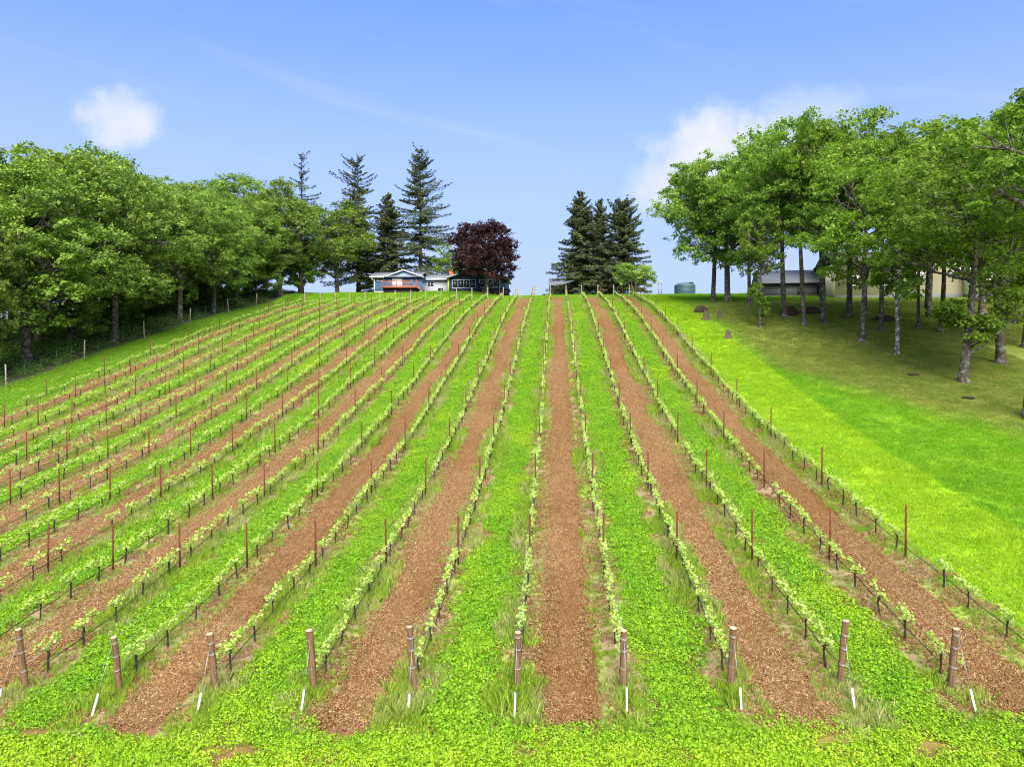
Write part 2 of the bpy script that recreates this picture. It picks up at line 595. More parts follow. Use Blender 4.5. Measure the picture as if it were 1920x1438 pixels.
gx = axis_coords([(-3000, -600, 400), (-600, -160, 44), (-160, -70, 6), (-70, 60, 1.0), (60, 160, 6), (160, 600, 44), (600, 3000, 400)])
gy = axis_coords([(-40, 4, 4), (4, 60, 1.0), (60, 160, 1.0), (160, 260, 5), (260, 600, 30), (600, 3000, 200)])
XX, YY = np.meshgrid(gx, gy)
ii = np.arange(len(gx) * len(gy)).reshape(len(gy), len(gx))
quads = np.stack([ii[:-1, :-1], ii[:-1, 1:], ii[1:, 1:], ii[1:, :-1]], -1).reshape(-1, 4)
ground = obj('ground', mesh_np('ground', np.stack([XX, YY, G(XX, YY)], -1), [quads], M['ground'], smooth=True))
tag(ground, kind='structure')

# tilled soil strips, one sheet each, with clods and wheel-rough relief
def vnoise(x, y, seed):
    xi, yi = np.floor(x), np.floor(y)
    fx, fy = x - xi, y - yi
    fx, fy = fx * fx * (3 - 2 * fx), fy * fy * (3 - 2 * fy)
    def h(a, b):
        v = np.sin(a * 127.1 + b * 311.7 + seed * 74.7) * 43758.5453
        return v - np.floor(v)
    return (h(xi, yi) * (1 - fx) + h(xi + 1, yi) * fx) * (1 - fy) + (h(xi, yi + 1) * (1 - fx) + h(xi + 1, yi + 1) * fx) * fy


for k in range(-16, 5, 2):
    xc = row_x(k) + S / 2
    y0, y1 = (14.9 if k > -8 else rank_y(0, k)), 104.6
    ys = [y0]
    while ys[-1] < y1:
        ys.append(ys[-1] + max(.09, .09 * ys[-1] / 26))
    ys = np.array(ys)
    us = np.linspace(-1, 1, 17)
    U, Y2 = np.meshgrid(us, ys)
    half = .66 + .12 * (vnoise(Y2 * .6, U * 0 + k, 3) - .5) + .16 * (vnoise(Y2 * 2.3, np.sign(U) * 7 + k, 5) - .5)
    Xs = xc + U * half + .12 * (vnoise(Y2 * .13, 0 * U + k, 9) - .5)
    endr = sm(y0, y0 + .25, Y2) * sm(y1, y1 - .5, Y2)
    prof_ = np.clip((1 - np.abs(U)) / .25, 0, 1) * endr
    rel = .055 * (vnoise(Xs * 7, Y2 * 7, 1) - .3) + .045 * (vnoise(Xs * 17, Y2 * 17, 2) - .3) - .03 * np.exp(-((np.abs(U) - .55) / .14) ** 2)
    Z = G(Xs, Y2) - .012 + prof_ * (.045 + rel)
    ii = np.arange(U.size).reshape(U.shape)
    q = np.stack([ii[:-1, :-1], ii[:-1, 1:], ii[1:, 1:], ii[1:, :-1]], -1).reshape(-1, 4)
    tag(obj('tilled_soil', mesh_np('tilled_soil', np.stack([Xs, Y2, Z], -1), [q], M['soil'], smooth=True)), kind='structure')


# ------------------------------------------------------------------ scatter helper (ground cover that nobody could count)
def slope_euler(x, y, rz, lay=1.0):
    e = .4
    sx = (G(x + e, y) - G(x - e, y)) / (2 * e) * lay
    sy = (G(x, y + e) - G(x, y - e)) / (2 * e) * lay
    n = np.stack([-sx, -sy, np.ones_like(sx)], -1)
    n /= np.linalg.norm(n, axis=1)[:, None]
    t = np.stack([np.cos(rz), np.sin(rz), np.zeros_like(rz)], -1)
    t -= n * np.sum(t * n, 1)[:, None]
    t /= np.linalg.norm(t, axis=1)[:, None]
    b = np.cross(n, t)
    return np.stack([np.arctan2(b[:, 2], n[:, 2]), -np.arcsin(np.clip(t[:, 2], -1, 1)), np.arctan2(t[:, 1], t[:, 0])], -1)


def scatter(name, x, y, scale, protos, label, cat, dz=0, lay=1.0, pick=None):
    n = len(x)
    z = G(x, y) + dz
    me = bpy.data.meshes.new(name)
    me.vertices.add(n)
    me.vertices.foreach_set('co', np.stack([x, y, z], -1).astype(np.float32).ravel())
    for nm, typ, data in (('rot', 'FLOAT_VECTOR', slope_euler(x, y, rng.uniform(0, 6.283, n), lay)), ('scl', 'FLOAT', scale), ('idx', 'INT', rng.integers(0, len(protos), n) if pick is None else np.clip(pick * len(protos), 0, len(protos) - 1).astype(int))):
        a = me.attributes.new(nm, typ, 'POINT')
        a.data.foreach_set('vector' if typ == 'FLOAT_VECTOR' else 'value', np.asarray(data, np.int32 if typ == 'INT' else np.float32).ravel())
    pc = bpy.data.collections.new(name + '_pieces')
    for i, p in enumerate(protos):
        pc.objects.link(bpy.data.objects.new('%s_piece_%02d' % (name, i), p))
    ng = bpy.data.node_groups.new(name + '_scatter', 'GeometryNodeTree')
    ng.interface.new_socket('Geometry', in_out='INPUT', socket_type='NodeSocketGeometry')
    ng.interface.new_socket('Geometry', in_out='OUTPUT', socket_type='NodeSocketGeometry')
    N, L = ng.nodes, ng.links
    gi, go = N.new('NodeGroupInput'), N.new('NodeGroupOutput')
    ci = N.new('GeometryNodeCollectionInfo')
    ci.inputs['Collection'].default_value = pc
    ci.inputs['Separate Children'].default_value = True
    ci.inputs['Reset Children'].default_value = True
    ip = N.new('GeometryNodeInstanceOnPoints')
    ip.inputs['Pick Instance'].default_value = True
    def named(nm, typ):
        a = N.new('GeometryNodeInputNamedAttribute')
        a.data_type = typ
        a.inputs['Name'].default_value = nm
        return a.outputs['Attribute']
    L.new(gi.outputs[0], ip.inputs['Points'])
    L.new(ci.outputs[0], ip.inputs['Instance'])
    L.new(named('idx', 'INT'), ip.inputs['Instance Index'])
    L.new(named('rot', 'FLOAT_VECTOR'), ip.inputs['Rotation'])
    L.new(named('scl', 'FLOAT'), ip.inputs['Scale'])
    L.new(ip.outputs[0], go.inputs[0])
    o = obj(name, me)
    md = o.modifiers.new('scatter', 'NODES')
    md.node_group = ng
    return tag(o, label, cat, kind='stuff')


def unit(v):
    return v / (np.linalg.norm(v, axis=-1, keepdims=True) + 1e-9)


def diamonds(C, Nrm, L_, W_, r, tdir=None):
    """leaf-shaped faces at C with normals Nrm"""
    n = len(C)
    t = r.normal(size=(n, 3)) if tdir is None else tdir
    t = unit(t - Nrm * np.sum(t * Nrm, 1)[:, None])
    b = np.cross(Nrm, t)
    V = np.stack([C - t * L_[:, None] * .5, C + b * W_[:, None] * .5 - t * L_[:, None] * .06, C + t * L_[:, None] * .5, C - b * W_[:, None] * .5 - t * L_[:, None] * .06], 1)
    return V.reshape(-1, 3), np.arange(4 * n).reshape(-1, 4)


def blades(C, H_, W_, lean, r):
    """grass blades: tapered quads standing at C"""
    n = len(C)
    a = r.uniform(0, 6.283, n)
    side = np.stack([np.cos(a), np.sin(a), 0 * a], -1)
    la = r.uniform(0, 6.283, n)
    off = np.stack([np.cos(la) * lean * H_, np.sin(la) * lean * H_, H_], -1)
    V = np.stack([C - side * W_[:, None] / 2, C + side * W_[:, None] / 2, C + off * .6 + side * W_[:, None] * .38, C + off, C + off * .6 - side * W_[:, None] * .38], 1)
    V[:, 2, :2] -= off[:, :2] * .2
    V[:, 4, :2] -= off[:, :2] * .2
    return V.reshape(-1, 3), np.arange(5 * n).reshape(-1, 5)


def clover_patch(seed, n=330, rad=.42):
    r = np.random.default_rng(seed)
    a, d = r.uniform(0, 6.283, n), rad * np.sqrt(r.uniform(0, 1, n))
    bump = .03 + .06 * r.uniform(0, 1, n) ** .8
    lump = .035 * np.sin(a * 2 + seed) * np.cos(d * 9)
    C = np.stack([d * np.cos(a), d * np.sin(a), bump + lump], -1)
    Nn = unit(np.stack([r.normal(0, .5, n), r.normal(0, .5, n), np.ones(n)], -1))
    V, F = diamonds(C, Nn, r.uniform(.038, .066, n), r.uniform(.028, .052, n), r)
    nb = 40
    a, d = r.uniform(0, 6.283, nb), rad * np.sqrt(r.uniform(0, 1, nb))
    V2, F2 = blades(np.stack([d * np.cos(a), d * np.sin(a), 0 * a], -1), r.uniform(.06, .17, nb), r.uniform(.01, .018, nb), r.uniform(.1, .5, nb), r)
    return mesh_np('clover_patch', np.concatenate([V, V2]), [F, F2 + len(V)], M['clover'], tint=np.clip(r.normal(.5, .3, n + nb), 0, 1))


def turf_patch(seed, n=420, rad=.62):
    r = np.random.default_rng(seed)
    a, d = r.uniform(0, 6.283, n), rad * np.sqrt(r.uniform(0, 1, n))
    V, F = blades(np.stack([d * np.cos(a), d * np.sin(a), 0 * a - .01], -1), r.uniform(.03, .085, n), r.uniform(.018, .034, n), r.uniform(.2, 1.1, n), r)
    return mesh_np('turf_patch', V, [F], M['clover'], tint=np.clip(r.normal(.5, .25, n), 0, 1))


def weed_tuft(seed, n=70, h=.30, rad=.16):
    r = np.random.default_rng(seed)
    a, d = r.uniform(0, 6.283, n), rad * np.sqrt(r.uniform(0, 1, n))
    V, F = blades(np.stack([d * np.cos(a), d * np.sin(a), 0 * a - .01], -1), h * r.uniform(.35, 1.1, n), r.uniform(.008, .017, n), r.uniform(.1, .75, n), r)
    nl = 26
    C = np.stack([r.normal(0, rad * .8, nl), r.normal(0, rad * .8, nl), r.uniform(.02, h * .35, nl)], -1)
    V2, F2 = diamonds(C, unit(np.stack([r.normal(0, .6, nl), r.normal(0, .6, nl), np.ones(nl)], -1)), r.uniform(.03, .07, nl), r.uniform(.02, .04, nl), r)
    return mesh_np('weed_tuft', np.concatenate([V, V2]), [F, F2 + len(V)], M['weed'], tint=np.clip(r.normal(.5, .3, n + nl), 0, 1))


def straw_patch(seed, n=90, rad=.4, clods=34):
    r = np.random.default_rng(seed)
    a, d = r.uniform(0, 6.283, n), rad * np.sqrt(r.uniform(0, 1, n))
    C = np.stack([d * np.cos(a), d * np.sin(a), r.uniform(.0, .05, n)], -1)
    Nn = unit(np.stack([r.normal(0, .35, n), r.normal(0, .35, n), np.ones(n)], -1))
    V, F = diamonds(C, Nn, r.uniform(.035, .12, n), r.uniform(.008, .018, n), r)
    t1 = np.clip(r.normal(.64, .22, n), .25, 1)
    Vc, Fc = [], []
    base = np.array([(1, 0, 0), (0, 1, 0), (-1, 0, 0), (0, -1, 0), (0, 0, 1), (0, 0, -1)], float)
    fc = [(0, 1, 4), (1, 2, 4), (2, 3, 4), (3, 0, 4), (1, 0, 5), (2, 1, 5), (3, 2, 5), (0, 3, 5)]
    for i in range(clods):
        a, d = r.uniform(0, 6.283), rad * math.sqrt(r.uniform())
        s_ = r.uniform(.016, .05)
        v = base * s_ * r.uniform(.6, 1.3, (6, 3)) * np.array([1, 1, .7])
        c_, s2 = math.cos(a * 5), math.sin(a * 5)
        v = v @ np.array([[c_, -s2, 0], [s2, c_, 0], [0, 0, 1]])
        Fc += [tuple(len(V) + i * 6 + j for j in f) for f in fc]
        Vc.append(v + np.array([d * math.cos(a), d * math.sin(a), r.uniform(0, .03)]))
    t2 = np.repeat(r.uniform(0, .55, clods), 8)
    return mesh_np('straw_patch', np.concatenate([V] + Vc), [F, np.array(Fc)], M['straw'], tint=np.concatenate([t1, t2]))


def in_view(x, y, mx=.12, my=.12):
    zz = -x * math.sin(YAW) + y * math.cos(YAW)
    u = .5 + 1330. / 1920 * (x * math.cos(YAW) + y * math.sin(YAW)) / zz
    v = (700 - 1330. * (G(x, y) - CAM_Z) / zz) / 1438.
    return (zz > 3) & (u > -mx) & (u < 1 + mx) & (v < 1 + my)


def jitter_grid(x0, x1, y0, y1, st):
    X, Y = np.meshgrid(np.arange(x0, x1, st), np.arange(y0, y1, st))
    X = X.ravel() + rng.uniform(-.5, .5, X.size) * st
    Y = Y.ravel() + rng.uniform(-.5, .5, Y.size) * st
    return X, Y


# clover and grass in the green alleys and on the headland in front
def build_cover():
    protos = [clover_patch(100 + i) for i in range(5)]
    xs, ys, sc_ = [], [], []
    for k in range(-15, 5, 2):
        xc = row_x(k) + S / 2
        for ya, yb, st, s_ in ((14, 50, .33, 1.0), (50, 106, .42, 1.25)):
            x, y = jitter_grid(xc - .74, xc + .74, ya, yb, st)
            w = .62 + .3 * (vnoise(y * .7, x * 0 + np.sign(x - xc) * 3 + k, 21) - .5)
            kp = (np.abs(x - xc) < w) & (y > rank_y(0, k) - 1.6) & (rng.uniform(size=len(x)) < .95)
            xs.append(x[kp]); ys.append(y[kp]); sc_.append(np.full(kp.sum(), s_))
    x, y = jitter_grid(-16, 17, 9.5, 15.4, .33)
    kp = y < 14.55 + .5 * (vnoise(x * .9, y * 0, 4) - .5) + .35 * (vnoise(x * 3.1, y * 0, 6) - .5)
    bare = vnoise(x * .8, y * 1.1, 31) > .88
    for bx, by, br in ((-6.7, 13.75, .38), (-6.2, 13.9, .22), (-7.8, 13.95, .16), (5.6, 14.3, .3), (7.2, 14.2, .26), (-.4, 14.1, .16)):
        bare |= np.hypot(x - bx, (y - by) * 1.4) < br + .2
    kp &= ~bare
    xs.append(x[kp]); ys.append(y[kp]); sc_.append(np.full(kp.sum(), .95))
    x, y, s_ = np.concatenate(xs), np.concatenate(ys), np.concatenate(sc_)
    kp = in_view(x, y)
    x, y, s_ = x[kp], y[kp], s_[kp]
    s_ = s_ * rng.uniform(.75, 1.25, len(x)) * (.8 + .5 * vnoise(x * 1.3, y * .8, 12))
    scatter('clover', x, y, s_, protos, 'low green clover and grass covering alternate alleys and the near headland', 'clover')


def build_lawn():
    protos = [turf_patch(200 + i) for i in range(5)]
    x1, y1 = jitter_grid(X_R + .5, 34, 12, 60, .50)
    x2, y2 = jitter_grid(X_R + .5, 62, 60, 118, .85)
    x3, y3 = jitter_grid(-46, X_L - .5, 44, 112, .75)
    x4, y4 = jitter_grid(-44, X_R + .6, 105, 124, .75)
    x = np.concatenate([x1, x2, x3, x4])
    y = np.concatenate([y1, y2, y3, y4])
    s_ = np.concatenate([np.full(len(x1), .9), np.full(len(x2), 1.35), np.full(len(x3), 1.25), np.full(len(x4), 1.25)])
    kp = in_view(x, y)
    x, y, s_ = x[kp], y[kp], s_[kp]
    scatter('lawn', x, y, s_ * rng.uniform(.7, 1.25, len(x)), protos, 'mown grass lawn around the vineyard and under the trees', 'lawn')


def build_weeds():
    protos = [weed_tuft(300 + i, 70 + 10 * i, .10 + .05 * i, .14 + .012 * i) for i in range(6)]
    xs, ys, ss = [], [], []
    for k in ROWS:
        x, y = jitter_grid(row_x(k) - .55, row_x(k) + .55, rank_y(0, k) - 1.5, 106.5, .17)
        dens = vnoise(x * .9 + k * 3, y * .33, 41) * .7 + vnoise(x * 2.1, y * 1.3 + k, 43) * .5
        kp = (rng.uniform(size=len(x)) < sm(.15, .70, dens) * .95 )
        tall = vnoise(x * .6 + k * 5, y * .23, 47)
        xs.append(x[kp]); ys.append(y[kp]); ss.append((.40 + .8 * sm(.35, .9, tall))[kp])
        # a rank tuft at the foot of the near end post
        n = 16 if (k * 7) % 3 else 34
        xs.append(row_x(k) + rng.normal(0, .22, n)); ys.append(rank_y(0, k) - .25 + rng.normal(0, .35, n)); ss.append(rng.uniform(.5, 1.15, n))
    x, y, s_ = np.concatenate(xs), np.concatenate(ys), np.concatenate(ss)
    kp = in_view(x, y)
    x, y, s_ = x[kp], y[kp], s_[kp]
    scatter('weeds', x, y, s_ * rng.uniform(.7, 1.2, len(x)) * np.where(y > 55, 1.15, 1), protos, 'straggling green and dry weeds along the foot of the vine rows', 'weeds', 0, .3)


def build_straw():
    protos = [straw_patch(400 + i, 40 + 40 * i, .4, 50 - 3 * i) for i in range(6)]
    xs, ys, ss = [], [], []
    for k in range(-16, 5, 2):
        xc = row_x(k) + S / 2
        x, y = jitter_grid(xc - .62, xc + .62, 14.9, 104, .31)
        xs.append(x); ys.append(y); ss.append(np.full(len(x), 1.0))
    for k in ROWS:
        for sd in (-1, 1):
            x, y = jitter_grid(row_x(k) + sd * .3 - .28, row_x(k) + sd * .3 + .28, rank_y(0, k) - 1.2, 105, .40)
            kp = rng.uniform(size=len(x)) < .45
            xs.append(x[kp]); ys.append(y[kp]); ss.append(np.full(kp.sum(), .8))
    x, y, s_ = np.concatenate(xs), np.concatenate(ys), np.concatenate(ss)
    kp = in_view(x, y)
    x, y, s_ = x[kp], y[kp], s_[kp]
    scatter('straw_litter', x, y, s_ * rng.uniform(.7, 1.2, len(x)), protos, 'chopped straw and red-brown clods strewn over the tilled alleys', 'straw', .03, 1.0, np.clip(1.5 * (vnoise(x * .55, y * .28, 77) - .5) + .5 + rng.normal(0, .13, len(x)), 0, .999))


build_cover()
build_lawn()
build_weeds()
build_straw()

# ------------------------------------------------------------------ trees
def grow_oak(seed, H, Rr, z0, nlobe, per, nspray, nleaf, leaf, mat, bark, r0=.42, flat=1.0, stems=1, extra=()):
    """trunk mesh and crown mesh of a broad-leaved tree; crown = lobes > clumps > sprays > leaves"""
    r = np.random.default_rng(seed)
    mb = MB()
    cz, hz = (z0 + H) / 2, (H - z0) / 2
    tops = []
    for st in range(stems):
        lean = r.normal(0, .03, 2) if stems == 1 else np.array([math.cos(st * 6.283 / stems + seed), math.sin(st * 6.283 / stems + seed)]) * .28
        zt = z0 + hz * (1.15 if stems == 1 else .9)
        zz = np.array([-.5, 0, .25, 1.0, zt * .35, zt * .6, zt * .8, zt])
        wx = np.cumsum(r.normal(0, .12, 8)) * .6
        wy = np.cumsum(r.normal(0, .12, 8)) * .6
        path = np.stack([lean[0] * zz + wx - wx[1], lean[1] * zz + wy - wy[1], zz], -1)
        rr = r0 * np.array([1.7, 1.55, 1.2, 1.0, .88, .72, .5, .22])
        mb.tube(path, rr, 9)
        tops.append((path, rr))
    # lobes
    lob = []
    for i in range(nlobe):
        zf = -.80 + 1.75 * (i + .5) / nlobe
        a = i * 2.39996 + r.uniform(-.4, .4)
        zf = min(zf, .93)
        rad = math.sqrt(max(.05, 1 - zf * zf))
        c = np.array([math.cos(a) * rad * Rr * .6, math.sin(a) * rad * Rr * .6, cz + zf * hz * .62]) * np.array([1, 1, 1])
        c += r.normal(0, .06 * Rr, 3)
        lob.append((c, Rr * r.uniform(.36, .52)))
    lob += [(np.array(e[:3], float), e[3]) for e in extra]      # low boughs
    C, Cr = [], []
    for i, (c, lr) in enumerate(lob):
        path, rr = tops[i % stems]
        zt = min(max(z0 * .75, c[2] - r.uniform(.35, .6) * abs(np.hypot(c[0], c[1])) - .6), path[-1][2] * .95)
        b0 = np.array([np.interp(zt, path[:, 2], path[:, j]) for j in range(3)])
        if i >= nlobe:
            zt = max(1.2, c[2] - .9 * np.hypot(c[0], c[1]) - .4)
            b0 = np.array([np.interp(zt, path[:, 2], path[:, j]) for j in range(3)])
        rb = float(np.interp(zt, path[:, 2], rr)) * .62
        mid = b0 * .45 + c * .55 + np.array([0, 0, -.06 * Rr]) + r.normal(0, .25, 3)
        t = np.linspace(0, 1, 7)[:, None]
        cur = (1 - t) ** 2 * b0 + 2 * t * (1 - t) * mid + t * t * c
        cur[1:-1] += r.normal(0, .10, (5, 3))
        mb.tube(cur, np.linspace(rb * (1 if i < nlobe else .42), .045, 7), 6, False)
        m_ = int(per * (lr / (.44 * Rr)) ** 2) if i < nlobe else 11
        for _ in range(m_):
            d = unit(r.normal(size=3) + np.array([0, 0, .25]))
            p = c + d * lr * r.uniform(.55, 1.0) * np.array([1, 1, .85 * flat])
            inside = any(np.linalg.norm((p - c2) / np.array([1, 1, .85 * flat])) < .62 * l2 for j, (c2, l2) in enumerate(lob) if j != i)
            if inside and r.uniform() < .75:
                continue
            C.append(p); Cr.append(lr * r.uniform(.22, .36) * (1 if i < nlobe else 1.5))
            if r.uniform() < .6:
                s0 = cur[r.integers(3, 6)]
                mb.tube(np.stack([s0, (s0 + p) / 2 + r.normal(0, .15, 3), p]), [.05, .035, .012], 4, False)
    C, Cr = np.array(C), np.array(Cr)
    n = len(C)
    # sprays on the upper shell of each clump
    d = unit(r.normal(size=(n, nspray, 3)) + np.array([0, 0, .35]))
    P = C[:, None, :] + d * (Cr[:, None, None] * r.uniform(.35, 1.05, (n, nspray, 1))) * np.array([1.25, 1.25, .72])
    out = unit(d * .6 + np.array([0, 0, .55]))
    ctint = r.normal(.5, .13, n)
    P = P.reshape(-1, 3)
    out = out.reshape(-1, 3)
    st = np.repeat(ctint, nspray) + r.normal(0, .1, n * nspray)
    Lp = np.repeat(P, nleaf, 0)
    m_ = len(Lp)
    Lp = Lp + r.normal(0, 1, (m_, 3)) * np.array([.20, .20, .11]) * (Rr / 7) ** .5
    Nn = unit(np.repeat(out, nleaf, 0) + r.normal(0, .55, (m_, 3)))
    ln = leaf * r.lognormal(0, .25, m_)
    V, F = diamonds(Lp, Nn, ln, ln * r.uniform(.55, .85, m_), r)
    tint = np.clip(np.repeat(st, nleaf) + r.normal(0, .16, m_), 0, 1)
    return mb.mesh('trunk', bark, True), mesh_np('crown', V, [F], mat, tint=tint)


def grow_fir(seed, H, Rr, mat, openness=.5, zb=.06, dense=1.0, power=.85):
    """conifer: boughs at scattered heights, rising near the top, drooping below, hung with needle sprays"""
    r = np.random.default_rng(seed)
    mb = MB()
    zz = np.linspace(-.4, H, 9)
    wob = np.cumsum(r.normal(0, .06, 9))
    mb.tube(np.stack([wob, wob * .5, zz], -1), np.interp(zz, [-.4, .3, H], [H * .022, H * .016, .02]), 8)
    C, T_, Nn, L_, ti = [], [], [], [], []
    nb = int(H * 11 * dense * (1 - .45 * min(openness, 1.3)))
    hs = H * (zb + (.985 - zb) * np.sort(r.uniform(0, 1, nb)) ** 1.08)
    lob = r.uniform(0, 6.283, 5)
    for z in hs:
        f = z / H
        a = r.uniform(0, 6.283)
        patch = 1 + .30 * openness * math.sin(2 * a + lob[0] + 9 * f) + .22 * openness * math.sin(3 * a + lob[1] - 17 * f)
        length = (Rr * (1 - f) ** power * patch + .3) * r.uniform(.45, 1.12)
        if r.uniform() < .05 * openness:
            length *= 1.3
        n = max(3, int(length / .26))
        s_ = np.linspace(.18, 1, n)
        el = np.interp(f, [0, .4, .75, 1], [-.18, -.02, .30, .75]) + r.normal(0, .10)
        dz = length * (el * s_ - .20 * (1 - f) * s_ ** 2 + .12 * s_ ** 4)
        ox, oy = np.interp(z, zz, wob), np.interp(z, zz, wob) * .5
        bend = r.normal(0, .10) * s_ ** 2 * length
        p = np.stack([ox + math.cos(a) * length * s_ - math.sin(a) * bend, oy + math.sin(a) * length * s_ + math.cos(a) * bend, z + dz], -1)
        mb.tube(np.stack([[ox, oy, z], p[n // 2], p[-1]]), [.02 + .010 * length, .018, .005], 4, False)
        out = np.array([math.cos(a), math.sin(a), 0])
        sd = np.array([-math.sin(a), math.cos(a), 0])
        bt = r.normal(.45, .14)
        for rep_ in range(int(5 + 3 * dense)):
            k = r.uniform(-1, 1, n)
            w = length * .26 * (1 - .8 * s_) + .14
            hang = r.uniform(0, .34, n) * (1.05 - f)
            C.append(p + sd * (w * k)[:, None] + r.normal(0, .07, (n, 3)) - np.array([0, 0, 1.]) * hang[:, None])
            T_.append(unit(out * .6 + sd * (k * .7)[:, None] + r.normal(0, .35, (n, 3)) + np.array([0, 0, -.25])))
            Nn.append(unit(np.array([0, 0, .8]) + out * .35 + r.normal(0, .5, (n, 3))))
            L_.append(r.uniform(.24, .50, n))
            ti.append(np.clip(bt + r.normal(0, .17, n), 0, 1))
    C, T_, Nn, L_ = np.concatenate(C), np.concatenate(T_), np.concatenate(Nn), np.concatenate(L_)
    V, F = diamonds(C, Nn, L_, L_ * r.uniform(.34, .6, len(L_)), r, T_)
    return mb.mesh('trunk', M['pbark'], True), mesh_np('crown', V, [F], mat, tint=np.concatenate(ti))


def plant(name, meshes, x, y, rz, s, label, cat='tree', group=None, sz=None):
    t = thing(name, label, cat, (x, y, g(x, y)), rz, group)
    sz = sz or s
    t.scale = (s, s, sz)
    obj('trunk', meshes[0], t)
    obj('crown', meshes[1], t)
    return t


# broad oaks of the left wood (H 20) and slimmer ones of the right grove (H 18)
OAK = [grow_oak(10 + i, 20, 8.4, 1.6 + .5 * (i % 3), 20, 19, 13, 15, .255, M['oak'], M['bark'], .40) for i in range(5)]
GROVE = [grow_oak(40 + i, 18, 6.3, 6.0 + .6 * (i % 3), 15, 13, 12, 12, .235, M['oak2'], M['bark'], .26) for i in range(5)]

LEFT = [  # x, y, height, spread factor, label
    (-50.8, 65.4, 19.6, 1.15, 'big oak with a thick dark trunk at the left picture edge'),
    (-49.2, 55.5, 15.0, .80, 'lighter low oak cut by the left picture edge'),
    (-48.5, 75.4, 18.5, 1.0, 'oak with a pale lichened trunk just inside the left fence'),
    (-57.5, 76.0, 21.5, 1.15, 'tall oak filling the wood behind the pale trunked one'),
    (-48.4, 88.7, 17.0, .95, 'oak with slender grey trunk beside the fence, middle of the left wood'),
    (-57.3, 102, 19.5, 1.05, 'oak standing deep in the middle of the left wood'),
    (-48.2, 97.5, 16.5, .9, 'rounded oak with low boughs over the fence, right of the slender one'),
    (-58.5, 89, 20.5, 1.1, 'oak whose crown tops the dip in the left wood'),
    (-50.5, 109, 18.0, 1.0, 'oak with bright drooping boughs above the hedge bank'),
    (-47.0, 119, 18.5, 1.0, 'broad oak at the top end of the left wood'),
    (-40.6, 130, 16.5, 1.22, 'last oak of the left wood, beside the blue house firs'),
    (-56.0, 125, 20.0, 1.1, 'oak behind the top end of the left wood'),
    (-66.0, 70, 21.0, 1.1, 'oak in the second line behind the thick trunked one'),
    (-67.0, 84, 20.5, 1.1, 'oak in the back of the left wood behind the pale trunk'),
    (-68.0, 98, 20.0, 1.1, 'oak far back in the middle of the left wood'),
    (-66.0, 113, 20.0, 1.1, 'oak far back towards the top of the left wood'),
]
for i, (x, y, h, sp, lb) in enumerate(LEFT):
    plant('oak_tree', OAK[i % 5], x, y, i * 1.7, h / 20 * sp, lb, 'tree', 'oaks of the left wood', h / 20 * 1.08)

GROVE_LOW = [grow_oak(50 + i, 18, 7.0, 3.2 + .6 * i, 17, 13, 12, 12, .235, M['oak2'], M['bark'], .26) for i in range(2)]
NEAR_OAK = grow_oak(55, 18, 7.0, 4.6, 17, 13, 12, 12, .225, M['oak2'], M['bark'], .27, 1.0, 1, [(3.3, -.4, 5.4, 1.9), (-1.0, -.3, 4.8, 1.2), (4.6, -.2, 6.4, 1.7), (.6, -.8, 3.7, .8)])
SLIM_OAK = grow_oak(56, 18, 5.4, 5.2, 14, 12, 12, 12, .26, M['oak2'], M['bark'], .24, 1.0, 1, [(.3, -.3, 3.6, 1.2), (-.8, 0, 5.0, 1.4), (.9, -.4, 2.2, .8)])
LOW = [grow_oak(60 + i, 9, 4.6, .2, 14, 13, 13, 13, .235, M['oak'], M['bark'], .14) for i in range(2)]
for i, (x, y, h, lb) in enumerate((
        (-50.5, 71.0, 8.5, 'low leafy tree between the thick trunk and the pale trunk'),
        (-53.5, 82.0, 8.0, 'bushy young oak behind the fence right of the pale trunk'),
        (-52.5, 92.5, 7.5, 'low bough tree filling the gap behind the slender trunk'),
        (-50.8, 103.5, 8.5, 'bushy oak sapling under the middle of the left wood'),
        (-49.0, 114.0, 8.5, 'leafy low tree hiding the trunks above the hedge bank'),
        (-46.0, 124.5, 8.5, 'bushy low tree at the top corner of the left wood'),
        (-53.0, 60.0, 8.0, 'low shaded tree by the left picture edge'),
        (-53.0, 119.5, 9.0, 'low tree behind the top end of the left wood'),
        (-58.0, 110.0, 9.0, 'shaded low tree deep in the upper left wood'),
        (-59.0, 95.0, 9.0, 'shaded low tree deep in the middle of the wood'))):
    plant('young_oak', LOW[i % 2], x, y, i * 2.2, h / 9, lb, 'tree', 'low trees of the left wood')

